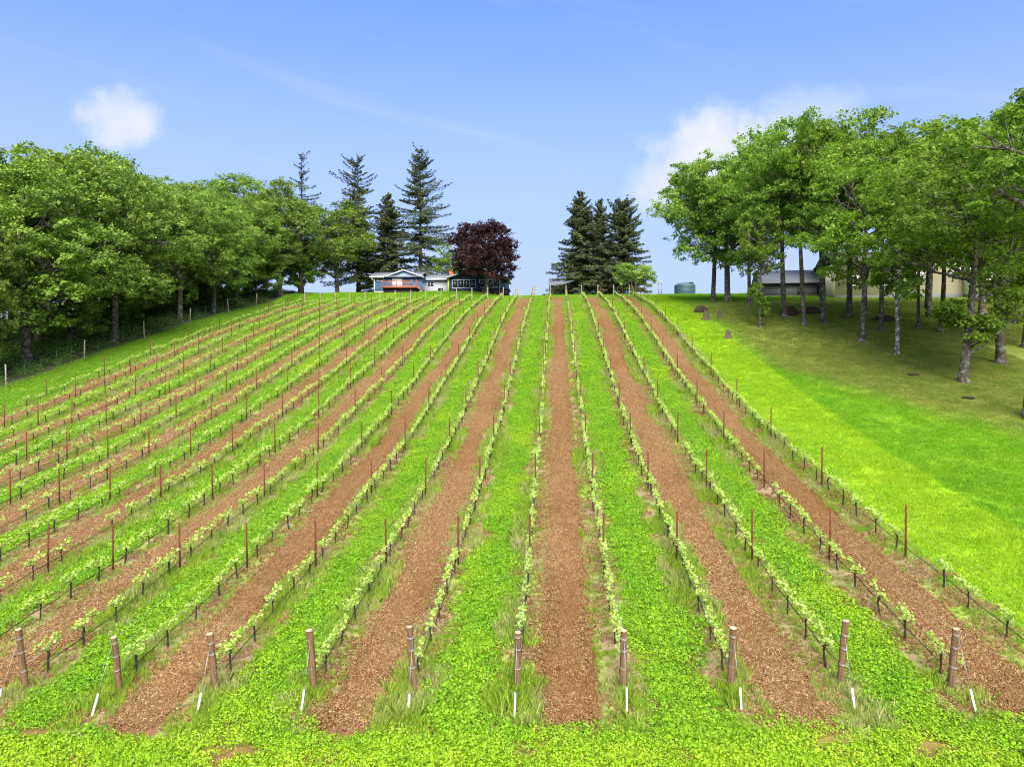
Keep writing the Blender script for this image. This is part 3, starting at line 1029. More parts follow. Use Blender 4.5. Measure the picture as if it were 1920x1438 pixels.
RIGHT = [  # x, y, height, spread, label
    (20.98, 88.85, 18.6, 1.45, 'wide spreading oak at the left end of the right grove'),
    (19.9, 91.6, 17.5, 1.15, 'oak just behind the wide spreading one beside the water tank'),
    (22.4, 84.0, 15.5, .95, 'stout trunked oak, third from the water tank'),
    (19.3, 68.65, 11.5, .72, 'slim leafy tree standing foremost left of the right grove'),
    (23.2, 73.6, 18.8, .95, 'oak by the brush pile in the right grove'),
    (23.5, 68.85, 18.2, .85, 'slender oak right of the brush pile'),
    (25.7, 69.95, 18.6, .95, 'straight dark trunked oak in front of the grey shed'),
    (25.55, 61.1, 15.3, 1.08, 'oak with mossy leaning trunk at the middle of the right grove'),
    (29.06, 72.2, 19.3, 1.0, 'tall oak behind the mossy leaning one'),
    (28.8, 65.1, 17.0, .85, 'dark slender oak between the mossy trunk and the white trunk'),
    (33.5, 64.25, 16.5, .85, 'thin dark oak left of the big beige house window'),
    (32.45, 65.8, 15.0, .7, 'thinnest dark oak stem beyond the white trunk'),
    (36.4, 71.45, 19.0, 1.2, 'thick trunked oak before the beige house'),
    (26.56, 48.0, 15.8, 1.12, 'forked oak with white flecked trunk standing nearest in the right grove'),
    (31.8, 52.95, 18.6, 1.1, 'oak with pale trunk foot near the right picture edge'),
    (37.7, 99.8, 17.0, 1.0, 'oak between the grey shed and the beige house'),
    (31.8, 87.6, 17.5, .95, 'oak before the end wall of the grey shed'),
    (42.1, 72.85, 19.0, 1.15, 'oak behind the nearest pair at the right picture edge'),
    (37.0, 58.5, 17.6, 1.1, 'tall oak cut by the right picture edge'),
]
for i, (x, y, h, sp, lb) in enumerate(RIGHT):
    plant('oak_tree', (NEAR_OAK if i == 13 else SLIM_OAK if i == 3 else GROVE_LOW[i % 2] if i in (7, 14, 18) else GROVE[i % 5]) if i else OAK[2], x, y, 0 if i in (3, 13) else 2.1 * i + .4, h / 18 * sp if i else h / 20 * .98, lb, 'tree', 'oaks of the right grove', h / 18 * 1.05 if i else h / 20 * 1.05)
pale = grow_oak(71, 9.5, 2.6, 3.0, 8, 9, 11, 9, .20, M['oak2'], M['birch'], .15)
plant('young_tree', pale, 26.3, 56.65, 0, 1, 'young tree with white flecked trunk in the open before the right grove')

maple = grow_oak(81, 12.7, 5.7, .5, 22, 18, 13, 12, .24, M['maple'], M['bark'], .34)
plant('maple_tree', maple, -11.4, 116, 0, 1, 'dark purple leaved maple standing before the blue house')
fruit = grow_oak(83, 4.6, 3.6, 1.6, 9, 10, 11, 10, .20, M['fruit'], M['bark'], .10, .7, 3)
plant('fruit_tree', fruit, 12.5, 113.5, 0, 1, 'small yellow green tree with thin forked stems before the right firs')
small = grow_oak(85, 8.5, 4.2, 2.0, 9, 10, 11, 9, .22, M['oak2'], M['bark'], .16)
plant('garden_tree', small, -19.2, 131, 0, 1, 'light green tree behind the chimney of the blue house')

FIR_A = grow_fir(91, 27, 7.2, M['fir'], .95, .10, 1.1, .55)
FIR_B = grow_fir(92, 29, 7.8, M['fir'], .75, .10, 1.2, .60)
FIR_C = grow_fir(93, 19, 6.4, M['fir'], .25, .03, 2.1, .78)
FIR_D = grow_fir(94, 17, 5.2, M['fir'], .15, .10, 2.1, .42)
FIR_E = grow_fir(95, 26, 3.6, M['fir'], 1.3, .3, .7, .6)
plant('fir_tree', FIR_A, -38.0, 135, .3, 1, 'tall fir with ragged open top left of the blue house')
plant('fir_tree', FIR_B, -26.5, 138, 1.3, 1.0, 'tallest fir, pointed, right behind the blue house')
plant('fir_tree', FIR_C, -32.6, 137, 2.3, 1.06, 'shorter dense fir between the two tall ones behind the house')
plant('fir_tree', FIR_E, -44.5, 122, .9, .95, 'thin bare topped fir rising out of the left oak wood')
plant('fir_tree', FIR_C, 4.4, 128, .7, 1.0, 'pointed fir, leftmost of the three on the crest')
plant('fir_tree', FIR_C, 8.0, 130, 2.9, .72, 'narrow pointed fir, middle one of the three on the crest', sz=.95)
plant('pine_tree', FIR_D, 11.9, 128, .2, 1.0, 'round topped pine, rightmost of the three on the crest')


# undergrowth under the left wood
def bush_patch(seed, n=520, rad=.9, h=1.0):
    r = np.random.default_rng(seed)
    d = unit(r.normal(size=(n, 3)) + np.array([0, 0, .3]))
    C = d * r.uniform(.55, 1.05, (n, 1)) * np.array([rad, rad, h])
    C[:, 2] = np.abs(C[:, 2])
    C += r.normal(0, .07, (n, 3))
    Nn = unit(d * .7 + np.array([0, 0, .5]) + r.normal(0, .5, (n, 3)))
    ln = r.uniform(.10, .22, n)
    V, F = diamonds(C, Nn, ln, ln * .7, r)
    return mesh_np('bush_patch', V, [F], M['bush'], tint=np.clip(r.normal(.45, .25, n), 0, 1))


def build_undergrowth():
    protos = [bush_patch(500 + i, 520, .85 + .1 * i, .55 + .14 * i) for i in range(5)]
    x, y = jitter_grid(-66, -46.6, 46, 132, 1.15)
    dens = vnoise(x * .3, y * .3, 61)
    kp = (rng.uniform(size=len(x)) < .35 + .6 * dens)
    x, y = x[kp], y[kp]
    s_ = rng.uniform(.5, 1.1, len(x)) * (.5 + .6 * sm(-46, -51, x)) * (.8 + .6 * vnoise(x * .2, y * .12, 66))
    scatter('undergrowth', x, y, s_, protos, 'dark brambles and bushes massed under the left wood', 'undergrowth', 0, .5)


build_undergrowth()

# ------------------------------------------------------------------ vineyard: posts, wires, hoses, vines
def tpost_mesh():
    mb = MB()
    mb.box(-.028, .028, -.004, .004, -.3, 1.65)
    mb.box(-.004, .004, .0045, .036, -.3, 1.65)
    for i in range(14):
        z = .25 + i * .1
        mb.box(-.010, .010, -.014, -.0045, z, z + .025)
    return mb.mesh('line_post', M['steel'])


def endpost(seed, r0, h, mat):
    r = np.random.default_rng(seed)
    n = 12
    zz = np.array([-.45, 0, .4, .8, 1.2, h - .02, h])
    V, F = [], []
    wob = r.normal(0, .006, (7, 2))
    rad = r0 * np.array([1.04, 1.03, 1.0, .99, .98, .97, .90])
    lump = 1 + r.normal(0, .025, (7, n))
    for i, z in enumerate(zz):
        for k in range(n):
            t = 2 * math.pi * k / n
            V.append((wob[i, 0] + rad[i] * lump[i, k] * math.cos(t), wob[i, 1] + rad[i] * lump[i, k] * math.sin(t), z))
    for i in range(6):
        for k in range(n):
            F.append((i * n + k, i * n + (k + 1) % n, (i + 1) * n + (k + 1) % n, (i + 1) * n + k))
    post = mesh_np('post', V, [np.array(F)], mat, smooth=True)
    V2 = [(r0 * .90 * math.cos(2 * math.pi * k / n), r0 * .90 * math.sin(2 * math.pi * k / n), h) for k in range(n)] + [(0, 0, h + .006)]
    top = mesh_np('sawn_top', V2, [np.array([(k, (k + 1) % n, n) for k in range(n)])], M['cut'])
    return post, top


def band_mesh(r0):
    mb = MB()
    n = 14
    for dz in (0, .012):
        mb.tube([(r0 * math.cos(2 * math.pi * k / n), r0 * math.sin(2 * math.pi * k / n), dz + .01 * math.sin(k)) for k in range(n + 1)], .004, 4)
    return mb.mesh('wire_band', M['wire'])


TPOST = tpost_mesh()
END_NEAR = [endpost(600 + i, .074 + .006 * (i % 3), 1.42 + .05 * (i % 4), M['post']) for i in range(4)]
END_FAR = [endpost(610 + i, .075, 1.70, M['post_grey']) for i in range(2)]
BAND = band_mesh(.083)
rp = np.random.default_rng(5)
visible_posts = 0
for k in ROWS:
    x = row_x(k)
    cnt = 0
    near_in = project(x, rank_y(0, k), g(x, rank_y(0, k)) + 1)[0] > 0 and project(x, rank_y(0, k), g(x, rank_y(0, k)) + 1)[0] < 1
    frm = 'up from near end post' if near_in else ('in from left picture edge' if k < 0 else 'up from right picture edge')
    for j in range(0, 14):
        y = rank_y(j, k)
        z = g(x, y)
        u, v, zz = project(x, y, z + .8)
        if not (-.01 < u < 1.01 and v < 1.02):
            continue
        if j in (0, 13):
            near = j == 0
            p_, t_ = END_NEAR[k % 4] if near else END_FAR[k % 2]
            lb = ('brown wooden end post at the near end of ' if near else 'pale wooden end post at the hilltop end of ') + row_word(k)
            e = thing('end_post', lb, 'post', (x, y, z), rp.uniform(0, 6), 'near end posts' if near else 'hilltop end posts')
            e.rotation_euler = ((R(9) if near else R(-3)) + rp.normal(0, .015), rp.normal(0, .02), 0)
            obj('post', p_, e)
            obj('sawn_top', t_, e)
            if near:
                for bz in (.55, .98, 1.30):
                    obj('wire_band', BAND, e, (0, 0, bz + rp.uniform(-.05, .05)))
            continue
        cnt += 1
        po = obj('line_post', TPOST, None, (x + rp.normal(0, .015), y, z), (rp.normal(0, .012), rp.normal(0, .012), rp.uniform(-.3, .3)), (1.15, 1.15, rp.uniform(.96, 1.05)))
        tag(po, 'rusty steel post, %s %s, %s' % (ordinal(cnt), frm, row_word(k)), 'post', 'rusty steel line posts')

# white anchor stakes with their guy wires, in front of the near end posts
stake = MB()
stake.tube([(0, 0, -.15), (0, 0, .1), (0, 0, .48)], .022, 8)
stake_me = stake.mesh('sleeve', M['white'])
for k in range(-5, 5):
    x, y = row_x(k) + rp.normal(0, .04), rank_y(0, k) - 1.0 + rp.normal(0, .06)
    z = g(x, y)
    t = thing('anchor_stake', 'white anchor stake in front of the near end post, ' + row_word(k), 'stake', (x, y, z), 0, 'white anchor stakes')
    obj('sleeve', stake_me, t, None, (R(-26), rp.normal(0, .05), 0))
    px, py = row_x(k), rank_y(0, k)
    top = Vector((px - x, py - .22 - y, g(px, py) + 1.3 - z))
    MB().tube([(0, .2, .42), tuple(top)], .004, 4).build('guy_wire', M['wire'], t)

# wires and drip hoses follow the ground, row by row
for k in ROWS:
    x = row_x(k)
    ys = np.arange(rank_y(0, k), rank_y(13, k) + .01, 1.775)
    zz = G(np.full(len(ys), x), ys)
    w = thing('wire_trellis', 'thin steel wires strung between the posts of ' + row_word(k), 'wire', (x, ys[0], zz[0]), 0, 'trellis wires')
    for hgt, rad in ((.62, .005), (1.05, .002), (1.35, .002)):
        MB().tube(np.stack([np.full(len(ys), .0), ys - ys[0], zz - zz[0] + hgt], -1), rad, 4).build('wire', M['wire'], w)
    yh = np.arange(rank_y(0, k) + .5, rank_y(13, k) - .3, .8875)
    sag = .36 - .045 * np.abs(np.sin(yh * 1.9 + k)) + .02 * np.sin(yh * .7 + k * 3)
    h_ = MB().tube(np.stack([x + .035 + .02 * np.sin(yh * 2.2 + k), yh, G(np.full(len(yh), x), yh) + sag], -1), .012, 5).build('drip_hose', M['hose'])
    tag(h_, 'black drip hose hung low along ' + row_word(k), 'hose', 'drip hoses')


def vine_mesh(seed):
    """trunk with two canes laid along the wire, and its spring leaves"""
    r = np.random.default_rng(seed)
    mb = MB()
    h = r.uniform(.50, .58)
    pth = np.stack([np.cumsum(r.normal(0, .014, 6)), np.cumsum(r.normal(0, .018, 6)), np.linspace(-.08, h, 6)], -1)
    pth[:, :2] -= pth[1, :2]
    mb.tube(pth, np.array([.030, .028, .023, .021, .024, .030]) * r.uniform(.85, 1.2), 6)
    cb = MB()
    C, N_, L_ = [], [], []
    for sd in (-1, 1):
        ln = r.uniform(.45, .78)
        if seed % 5 == 0:
            ln *= .55
        t = np.linspace(0, 1, 6)
        cp = np.stack([pth[-1, 0] * (1 - t) + r.normal(0, .012, 6), pth[-1, 1] + sd * ln * t, h - .02 + (.62 - h) * np.minimum(1, t * 2.5) + .03 * np.sin(t * 3)], -1)
        cb.tube(cp, np.linspace(.011, .006, 6), 5, False)
        s = .0
        while s < 1:
            if r.uniform() < .88:
                b = np.array([np.interp(s, t, cp[:, j]) for j in range(3)])
                hh = r.uniform(.06, .24)
                tip = b + np.array([r.normal(0, .05), r.normal(0, .05), hh])
                cb.tube(np.stack([b, tip]), [.004, .002], 3, False)
                m_ = int(r.integers(6, 11))
                for q in range(m_):
                    f = r.uniform(.15, 1.1)
                    C.append(b + (tip - b) * f + r.normal(0, .038, 3))
                    N_.append(r.normal(0, .55, 3) + np.array([0, 0, 1.]))
                    L_.append(r.uniform(.065, .12) * (1.1 - .35 * f))
            s += r.uniform(.07, .13) / ln * .62
    C, N_, L_ = np.array(C), unit(np.array(N_)), np.array(L_)
    V, F = diamonds(C, N_, L_, L_ * r.uniform(.8, 1.05, len(L_)), r)
    tint = np.clip(r.normal(.55, .25, len(L_)), 0, 1)
    return mb.mesh('trunk', M['vwood'], True), cb.mesh('cane', M['cane'], True), mesh_np('foliage', V, [F], M['vine'], tint=tint)


VINES = [vine_mesh(700 + i) for i in range(9)]
spots = []
for k in ROWS:
    x = row_x(k)
    cnt = 0
    y0 = rank_y(0, k)
    u0 = project(x, y0, g(x, y0) + 1)[0]
    frm = 'from near end' if 0 < u0 < 1 else ('from left picture edge' if k < 0 else 'from right picture edge')
    for i in range(64):
        y = y0 + .72 + 1.42 * i
        if y > rank_y(13, k) - .3 or (i * 37 + k * 11) % 29 == 0:
            continue
        z = g(x, y)
        u, v, zz = project(x, y, z + .5)
        if not (-.015 < u < 1.015 and v < 1.03):
            continue
        if 0 < u < 1:
            cnt += 1
        spots.append((zz, x + rp.normal(0, .02), y + rp.normal(0, .06), k, max(cnt, 1), frm, rp.integers(0, 9), rp.integers(0, 2), rp.uniform(.85, 1.12)))
spots.sort(key=lambda s: s[0])
rest = []
seen = set()
for n, (zz, x, y, k, cnt, frm, vi, flip, s) in enumerate(spots):
    z = g(x, y)
    sl = math.atan((g(x, y + .6) - g(x, y - .6)) / 1.2)
    if n < 300 and (k, cnt) not in seen:
        seen.add((k, cnt))
        t = thing('grapevine', 'young grapevine, %s %s, %s' % (ordinal(cnt), frm, row_word(k)), 'grapevine', (x, y, z), math.pi * int(flip), 'young grapevines')
        t.scale = (s, s, s)
        a, b, c = VINES[vi]
        rot = (sl * (-1 if flip else 1), 0, 0)
        obj('trunk', a, t)
        obj('cane', b, t, (0, -.55 * math.sin(rot[0]) * -1, 0), rot)
        obj('foliage', c, t, (0, -.55 * math.sin(rot[0]) * -1, 0), rot)
    else:
        rest.append((x, y, z, vi, flip, s, sl))


def join_rest():
    V, F, mi, ti = [], {}, {}, {}
    off = 0
    for x, y, z, vi, flip, s, sl in rest:
        for m_i, me in enumerate(VINES[vi]):
            n = len(me.vertices)
            co = np.empty(n * 3, np.float32)
            me.vertices.foreach_get('co', co)
            co = co.reshape(-1, 3).copy()
            if flip:
                co[:, :2] *= -1
            if m_i:
                co[:, 2] += co[:, 1] * math.tan(sl)
            V.append(co * s + np.array([x, y, z]))
            tn = None
            if 'tint' in me.attributes:
                tn = np.empty(len(me.polygons), np.float32)
                me.attributes['tint'].data.foreach_get('value', tn)
            for q, p in enumerate(me.polygons):
                kk = len(p.vertices)
                F.setdefault(kk, []).append([off + i for i in p.vertices])
                mi.setdefault(kk, []).append(m_i)
                ti.setdefault(kk, []).append(tn[q] if tn is not None else .5)
            off += n
    keys = list(F)
    me = mesh_np('grapevines_beyond', np.concatenate(V), [np.array(F[q]) for q in keys], [M['vwood'], M['cane'], M['vine']],
                 mi=sum((mi[q] for q in keys), []), tint=sum((ti[q] for q in keys), []))
    tag(obj('grapevines_beyond', me), 'farther young grapevines massed along the rows up the slope', 'grapevines', kind='stuff')


if rest:
    join_rest()

# ------------------------------------------------------------------ left boundary fence
fx = -46.0
fy0, fy1 = 46.8, 128
fence = thing('wire_fence', 'wire fence on pale wooden posts along the edge of the left wood', 'fence', (fx, fy0, g(fx, fy0)))
fp = MB().tube([(0, 0, -.4), (0, 0, .9), (0, 0, 1.95)], .06, 8).mesh('post', M['post_grey'])
for y in np.arange(fy0, fy1, 10):
    obj('post', fp, fence, (rp.normal(0, .08), y - fy0, g(fx, y) - g(fx, fy0)), (rp.normal(0, .03), rp.normal(0, .03), 0))
ys = np.arange(fy0, fy1, 2.0)
zf = G(np.full(len(ys), fx), ys) - g(fx, fy0)
mb = MB()
for h in (.15, .45, .75, 1.05, 1.4, 1.75):
    mb.tube(np.stack([np.zeros(len(ys)), ys - fy0, zf + h], -1), .0025, 4)
for i in range(len(ys) - 1):
    for t in (0,):
        yy = ys[i] + 2 * t
        zz = float(np.interp(yy, ys, zf))
        mb.beam((0, yy - fy0, zz + .15), (0, yy - fy0, zz + 1.75), .003)
mb.build('mesh_wire', M['wire'], fence)


# ------------------------------------------------------------------ buildings
def window(parent, x0, x1, y, z0, z1, panes=2, fw=.09, frame='trim'):
    w = MB()
    w.box(x0, x1, y - .06, y, z0, z0 + fw).box(x0, x1, y - .06, y, z1 - fw, z1)
    w.box(x0, x0 + fw, y - .058, y - .001, z0 + fw, z1 - fw).box(x1 - fw, x1, y - .058, y - .001, z0 + fw, z1 - fw)
    for i in range(1, panes):
        xm = x0 + (x1 - x0) * i / panes
        w.box(xm - .035, xm + .035, y - .055, y - .002, z0 + fw, z1 - fw)
    f = w.build('window', M[frame], parent)
    for i in range(panes):
        a = x0 + (x1 - x0) * i / panes
        b = x0 + (x1 - x0) * (i + 1) / panes
        MB().box(a + .03, b - .03, y - .022, y - .012, z0 + .03, z1 - .03).build('pane', M['glass'], f)
    return f


def blue_house():
    ox, oy = -31.3, 121.0
    h = thing('blue_house', 'low blue house with brick chimney and front deck on the hilltop', 'house', (ox, oy, g(ox + 8, oy) - .02))
    # left wing (gable front), middle wing (set back), right wing (gable front, hidden by the maple)
    lw = MB()
    lw.box(0, 8.3, 0, 9, -.8, 2.6)
    lw.build('wall', M['blue'], h)
    bt = MB()
    for i in range(21):
        bt.box(.1 + i * .4, .14 + i * .4, -.022, -.001, .05, 2.45)
    bt.build('batten', M['blue'], h)
    MB().prism([(2.1, 2.62), (8.28, 2.62), (5.2, 3.68)], 'y', -.03, 8).build('gable', M['pale_blue'], h)
    mw = MB().box(8.31, 12.95, 1.6, 9, -.8, 2.25)
    mw.build('wall', M['grey_wall'], h)
    rw = MB().box(12.96, 22.7, .2, 9, -.8, 2.4)
    rw.build('wall', M['navy'], h)
    MB().prism([(13.0, 2.41), (22.6, 2.41), (17.8, 3.9)], 'y', .22, 8).build('gable', M['navy'], h)
    f = MB().box(-.02, 8.32, -.03, .2, -.7, .18).box(8.34, 12.9, 1.57, 1.8, -.7, .06).box(13.0, 22.72, .16, .4, -.7, .05)
    f.build('foundation', M['concrete'], h)
    r1 = MB()
    def roof_gable(mb, x0, x1, xa, ze, za, y0, y1, th=.12):
        mb.prism([(x0, ze), (xa, za), (xa, za + th), (x0, ze + th)], 'y', y0, y1)
        mb.prism([(xa + .001, za), (x1, ze), (x1, ze + th), (xa + .001, za + th)], 'y', y0, y1)
    roof_gable(r1, 1.9, 8.75, 5.2, 2.50, 3.72, -.6, 5)
    # long roof running left to right behind the gables: front slope and back slope
    r1.prism([(-.75, 2.52), (3.1, 3.80), (3.1, 3.92), (-.75, 2.64)], 'x', -.65, 8.4)
    r1.prism([(3.101, 3.80), (9.8, 2.52), (9.8, 2.64), (3.101, 3.92)], 'x', -.65, 8.4)
    r1.prism([(.95, 2.26), (5.2, 3.66), (5.2, 3.78), (.95, 2.38)], 'x', 8.41, 13.2)
    r1.prism([(5.201, 3.66), (9.8, 2.36), (9.8, 2.48), (5.201, 3.78)], 'x', 8.41, 13.2)
    roof_gable(r1, 12.5, 23.2, 17.8, 2.30, 3.98, -.5, 9.4)
    ro = r1.build('roof', M['roof'], h)
    ch = MB().box(12.5, 13.25, 3.3, 4.1, 2.6, 4.05).box(12.42, 13.33, 3.22, 4.18, 4.05, 4.17)
    ch.build('chimney', M['brick'], ro)
    fs = MB()
    fs.beam((1.9, -.63, 2.53), (5.2, -.63, 3.75), .05, .13).beam((5.2, -.63, 3.75), (8.75, -.63, 2.48), .05, .13)
    fs.beam((-.66, -.78, 2.53), (1.9, -.78, 2.53), .05, .12)
    fs.beam((8.8, .92, 2.26), (12.6, .92, 2.26), .05, .12)
    fs.beam((12.5, -.53, 2.32), (17.8, -.53, 4.0), .05, .13).beam((17.8, -.53, 4.0), (23.2, -.53, 2.32), .05, .13)
    fs.build('fascia', M['trim'], h)
    MB().box(-.05, .14, -.06, .3, .1, 2.5).box(-.28, -.18, -.7, -.6, 2.2, 2.5).beam((-.23, -.6, 2.25), (.04, -.1, 1.9), .09).box(.0, .09, -.16, -.065, .1, 1.95).build('downspout', M['white'], h)
    MB().box(12.76, 13.02, .1, .3, -.1, 2.4).build('corner_trim', M['lime'], h)
    window(h, .5, 1.76, -.005, 1.95, 2.5, 1)
    window(h, 8.95, 10.15, 1.595, 1.0, 2.05, 2)
    window(h, 13.5, 17.6, .195, .6, 2.1, 4, .1)
    window(h, 18.2, 21.8, .195, .7, 2.1, 3, .1)
    d = MB().box(3.15, 4.9, -.07, -.005, .72, 2.45).build('door', M['white'], h)
    MB().box(3.99, 4.03, -.085, -.071, .76, 2.4).build('meeting_stile', M['trim'], d)
    # front deck
    dk = MB().box(2.1, 7.9, -2.9, -.08, .52, .70).box(2.05, 7.95, -2.98, -2.905, .36, .72)
    dk.box(2.02, 2.09, -2.9, -.1, .36, .72).box(7.91, 7.98, -2.9, -.1, .36, .72)
    dko = dk.build('deck', M['deck'], h)
    rl = MB().box(2.1, 7.1, -2.94, -2.86, 1.55, 1.63).box(2.1, 7.1, -2.92, -2.88, .82, .87)
    for i in range(41):
        rl.box(2.14 + i * .123, 2.17 + i * .123, -2.915, -2.885, .871, 1.549)
    for xx in (2.1, 3.35, 4.6, 5.85, 7.02):
        rl.box(xx - .05, xx + .05, -2.95, -2.85, .721, 1.70)
    rl.box(2.06, 2.14, -2.84, -.1, 1.55, 1.63)
    rl.build('railing', M['deck'], dko)
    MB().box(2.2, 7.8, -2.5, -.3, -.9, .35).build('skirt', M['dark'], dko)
    stp = MB()
    for i in range(4):
        stp.box(8.0 + i * .28, 8.30 + i * .28, -2.8, -1.6, .42 - i * .17, .47 - i * .17)
    stp.beam((7.95, -2.85, .55), (9.1, -2.85, -.15), .05, .22).beam((7.9, -2.85, 1.6), (9.1, -2.85, .85), .07).beam((9.1, -2.85, -.3), (9.1, -2.85, .95), .08)
    stp.beam((7.2, -2.85, .72), (7.2, -2.85, 1.75), .1).beam((7.9, -2.85, .3), (7.9, -2.85, 1.75), .1)
    stp.build('stairs', M['deck'], dko)
    # low dark terrace at the right end
    tr = MB().box(18.4, 23.6, -3.2, .15, -.1, .12).box(18.5, 23.4, -3.1, .1, -.9, -.101)
    for xx in (18.6, 20.2, 21.8, 23.4):
        tr.box(xx - .05, xx + .05, -3.15, -3.05, .121, 1.0)
    tr.box(18.5, 23.5, -3.14, -3.06, 1.0, 1.07)
    tr.build('terrace', M['dark'], h)
    return h


blue_house()
t_ = MB().lathe([(.36, 0), (.42, .5), (.44, .55), (.40, .56)], 16).build('planter_tub', M['dark'], None, True, (-19.8, 121.2, g(-19.8, 121.2)))
tag(t_, 'dark round tub standing against the pale wall of the blue house', 'tub')


def crest_barn():
    ox, oy = -1.0, 138.0
    b = thing('grey_barn', 'grey low barn half hidden behind the crest firs', 'barn', (ox, oy, g(ox, oy)))
    MB().box(0, 11.3, 0, 8, -.5, 3.4).build('wall', M['shed'], b)
    MB().prism([(-.5, 3.38), (4, 5.2), (4, 5.32), (-.5, 3.50)], 'x', -.4, 11.7).prism([(4.001, 5.2), (8.5, 3.38), (8.5, 3.5), (4.001, 5.32)], 'x', -.4, 11.7).build('roof', M['roof'], b)
    MB().prism([(.02, 3.401), (7.98, 3.401), (4, 5.15)], 'x', .02, .2).prism([(.02, 3.401), (7.98, 3.401), (4, 5.15)], 'x', 11.1, 11.28).build('gable', M['shed'], b)
    d = MB().box(1.0, 3.6, -.05, -.005, .1, 2.7).build('door', M['roof2'], b)
    MB().box(3.2, 3.28, -.09, -.051, 1.2, 1.4).build('handle', M['wire'], d)


crest_barn()


def beige_house():
    ox, oy = 36.8, 96.0
    b = thing('beige_house', 'two storey beige clapboard house behind the right grove', 'house', (ox, oy, g(ox + 8, oy)), R(-4))
    def clap(x0, x1, y, z0, z1, ex=.18):
        n = int((z1 - z0) / ex)
        prof_ = []
        for i in range(n):
            prof_ += [(y - .025, z0 + i * ex), (y - .004, z0 + (i + 1) * ex - .002)]
        prof_ += [(y + .25, z0 + n * ex), (y + .25, z0)]
        return MB().prism(prof_, 'x', x0, x1)
    MB().box(0, 15.6, .26, 9, -.6, 4.6).build('inner_wall', M['cream'], b)
    MB().box(15.9, 30, -1.2, 9, -.6, 6.4).build('inner_wall', M['cream'], b)
    clap(0, 15.6, 0, .25, 4.6).build('siding', M['cream'], b)
    clap(15.9, 30, -1.5, .25, 6.35).build('siding', M['cream'], b)
    MB().box(15.61, 15.89, -1.56, .2, .2, 6.35).build('corner_board', M['white'], b)
    MB().box(-.05, 15.6, -.06, .3, -.6, .24).box(15.85, 30, -1.56, -1.2, -.6, .24).build('foundation', M['shed'], b)
    ro = MB()
    ro.prism([(-.6, 4.55), (4.5, 6.5), (4.5, 6.62), (-.6, 4.67)], 'x', -.4, 15.8).prism([(4.501, 6.5), (9.5, 4.55), (9.5, 4.67), (4.501, 6.62)], 'x', -.4, 15.8)
    ro.prism([(-2.1, 6.4), (4, 8.7), (4, 8.82), (-2.1, 6.52)], 'x', 15.5, 30.4).prism([(4.001, 8.7), (9.5, 6.4), (9.5, 6.52), (4.001, 8.82)], 'x', 15.5, 30.4)
    ro.build('roof', M['roof2'], b)
    for x0, z0 in ((1.6, 1.5), (5.2, 1.5), (9.6, 1.7), (14.1, 2.3)):
        window(b, x0, x0 + 1.15, -.03, z0, z0 + 1.35, 2, .11, 'white')
    for x0, z0 in ((17.6, 1.8), (20.8, 1.8), (24.0, 1.8), (17.6, 4.4), (20.8, 4.4)):
        window(b, x0, x0 + 1.25, -1.53, z0, z0 + 1.4, 2, .11, 'white')
    return b


beige_house()


def grey_shed():
    ox, oy = 29.2, 103.0
    b = thing('grey_shed', 'grey shed with low pitched roof left of the beige house', 'shed', (ox, oy, g(ox + 3, oy)), R(-6))
    MB().box(0, 7.4, 0, 7, -.5, 1.9).build('wall', M['shed'], b)
    MB().prism([(-.6, 1.72), (3.5, 4.0), (3.5, 4.1), (-.6, 1.82)], 'x', -.4, 7.8).prism([(3.501, 4.0), (7.6, 1.72), (7.6, 1.82), (3.501, 4.1)], 'x', -.4, 7.8).build('roof', M['roof'], b)
    MB().prism([(.02, 1.901), (6.98, 1.901), (3.5, 3.85)], 'x', .02, .15).prism([(.02, 1.901), (6.98, 1.901), (3.5, 3.85)], 'x', 7.2, 7.38).build('gable', M['shed'], b)
    MB().box(-.1, 7.5, -.12, -.005, -.3, .12).build('skirting', M['roof2'], b)
    d = MB().box(4.8, 5.7, -.05, -.005, .13, 1.75).build('door', M['roof2'], b)
    MB().box(4.9, 4.96, -.1, -.051, 1.0, 1.12).build('handle', M['wire'], d)


grey_shed()

# ------------------------------------------------------------------ things on the crest
tx, ty = 21.1, 118.0
tank = thing('water_tank', 'dark green round plastic water tank on the crest', 'water tank', (tx, ty, g(tx, ty)))
prf = [(1.66, -.2), (1.68, .1)]
for i in range(6):
    z = .2 + i * .2
    prf += [(1.68, z), (1.70, z + .04), (1.70, z + .09), (1.68, z + .13)]
prf += [(1.68, 1.45), (1.62, 1.52), (1.3, 1.68), (.8, 1.80), (.3, 1.86), (.02, 1.87)]
MB().lathe(prf, 40).build('body', M['tank'], tank, True)
hatch = MB().lathe([(.38, 0), (.38, .22), (.42, .22), (.42, .34), (.2, .40), (.02, .41)], 20, (1.0, 0, 1.62)).build('hatch', M['tank'], tank)
MB().tube([(-1.2, -.4, 1.6), (-1.2, -.4, 1.92)], .05, 8).build('vent', M['hose'], tank)

fr = thing('post_frame', 'weathered goal shaped frame of poles beside the water tank', 'frame', (14.4, 117, g(14.4, 117)))
for xx, hh in ((0, 2.05), (2.35, 2.25), (2.75, 2.4)):
    MB().tube([(xx, 0, -.3), (xx, 0, hh)], .07, 8).build('pole', M['post_grey'], fr)
MB().beam((-.15, -.1, 1.85), (2.9, -.1, 1.80), .1).build('crossbar', M['post_grey'], fr)


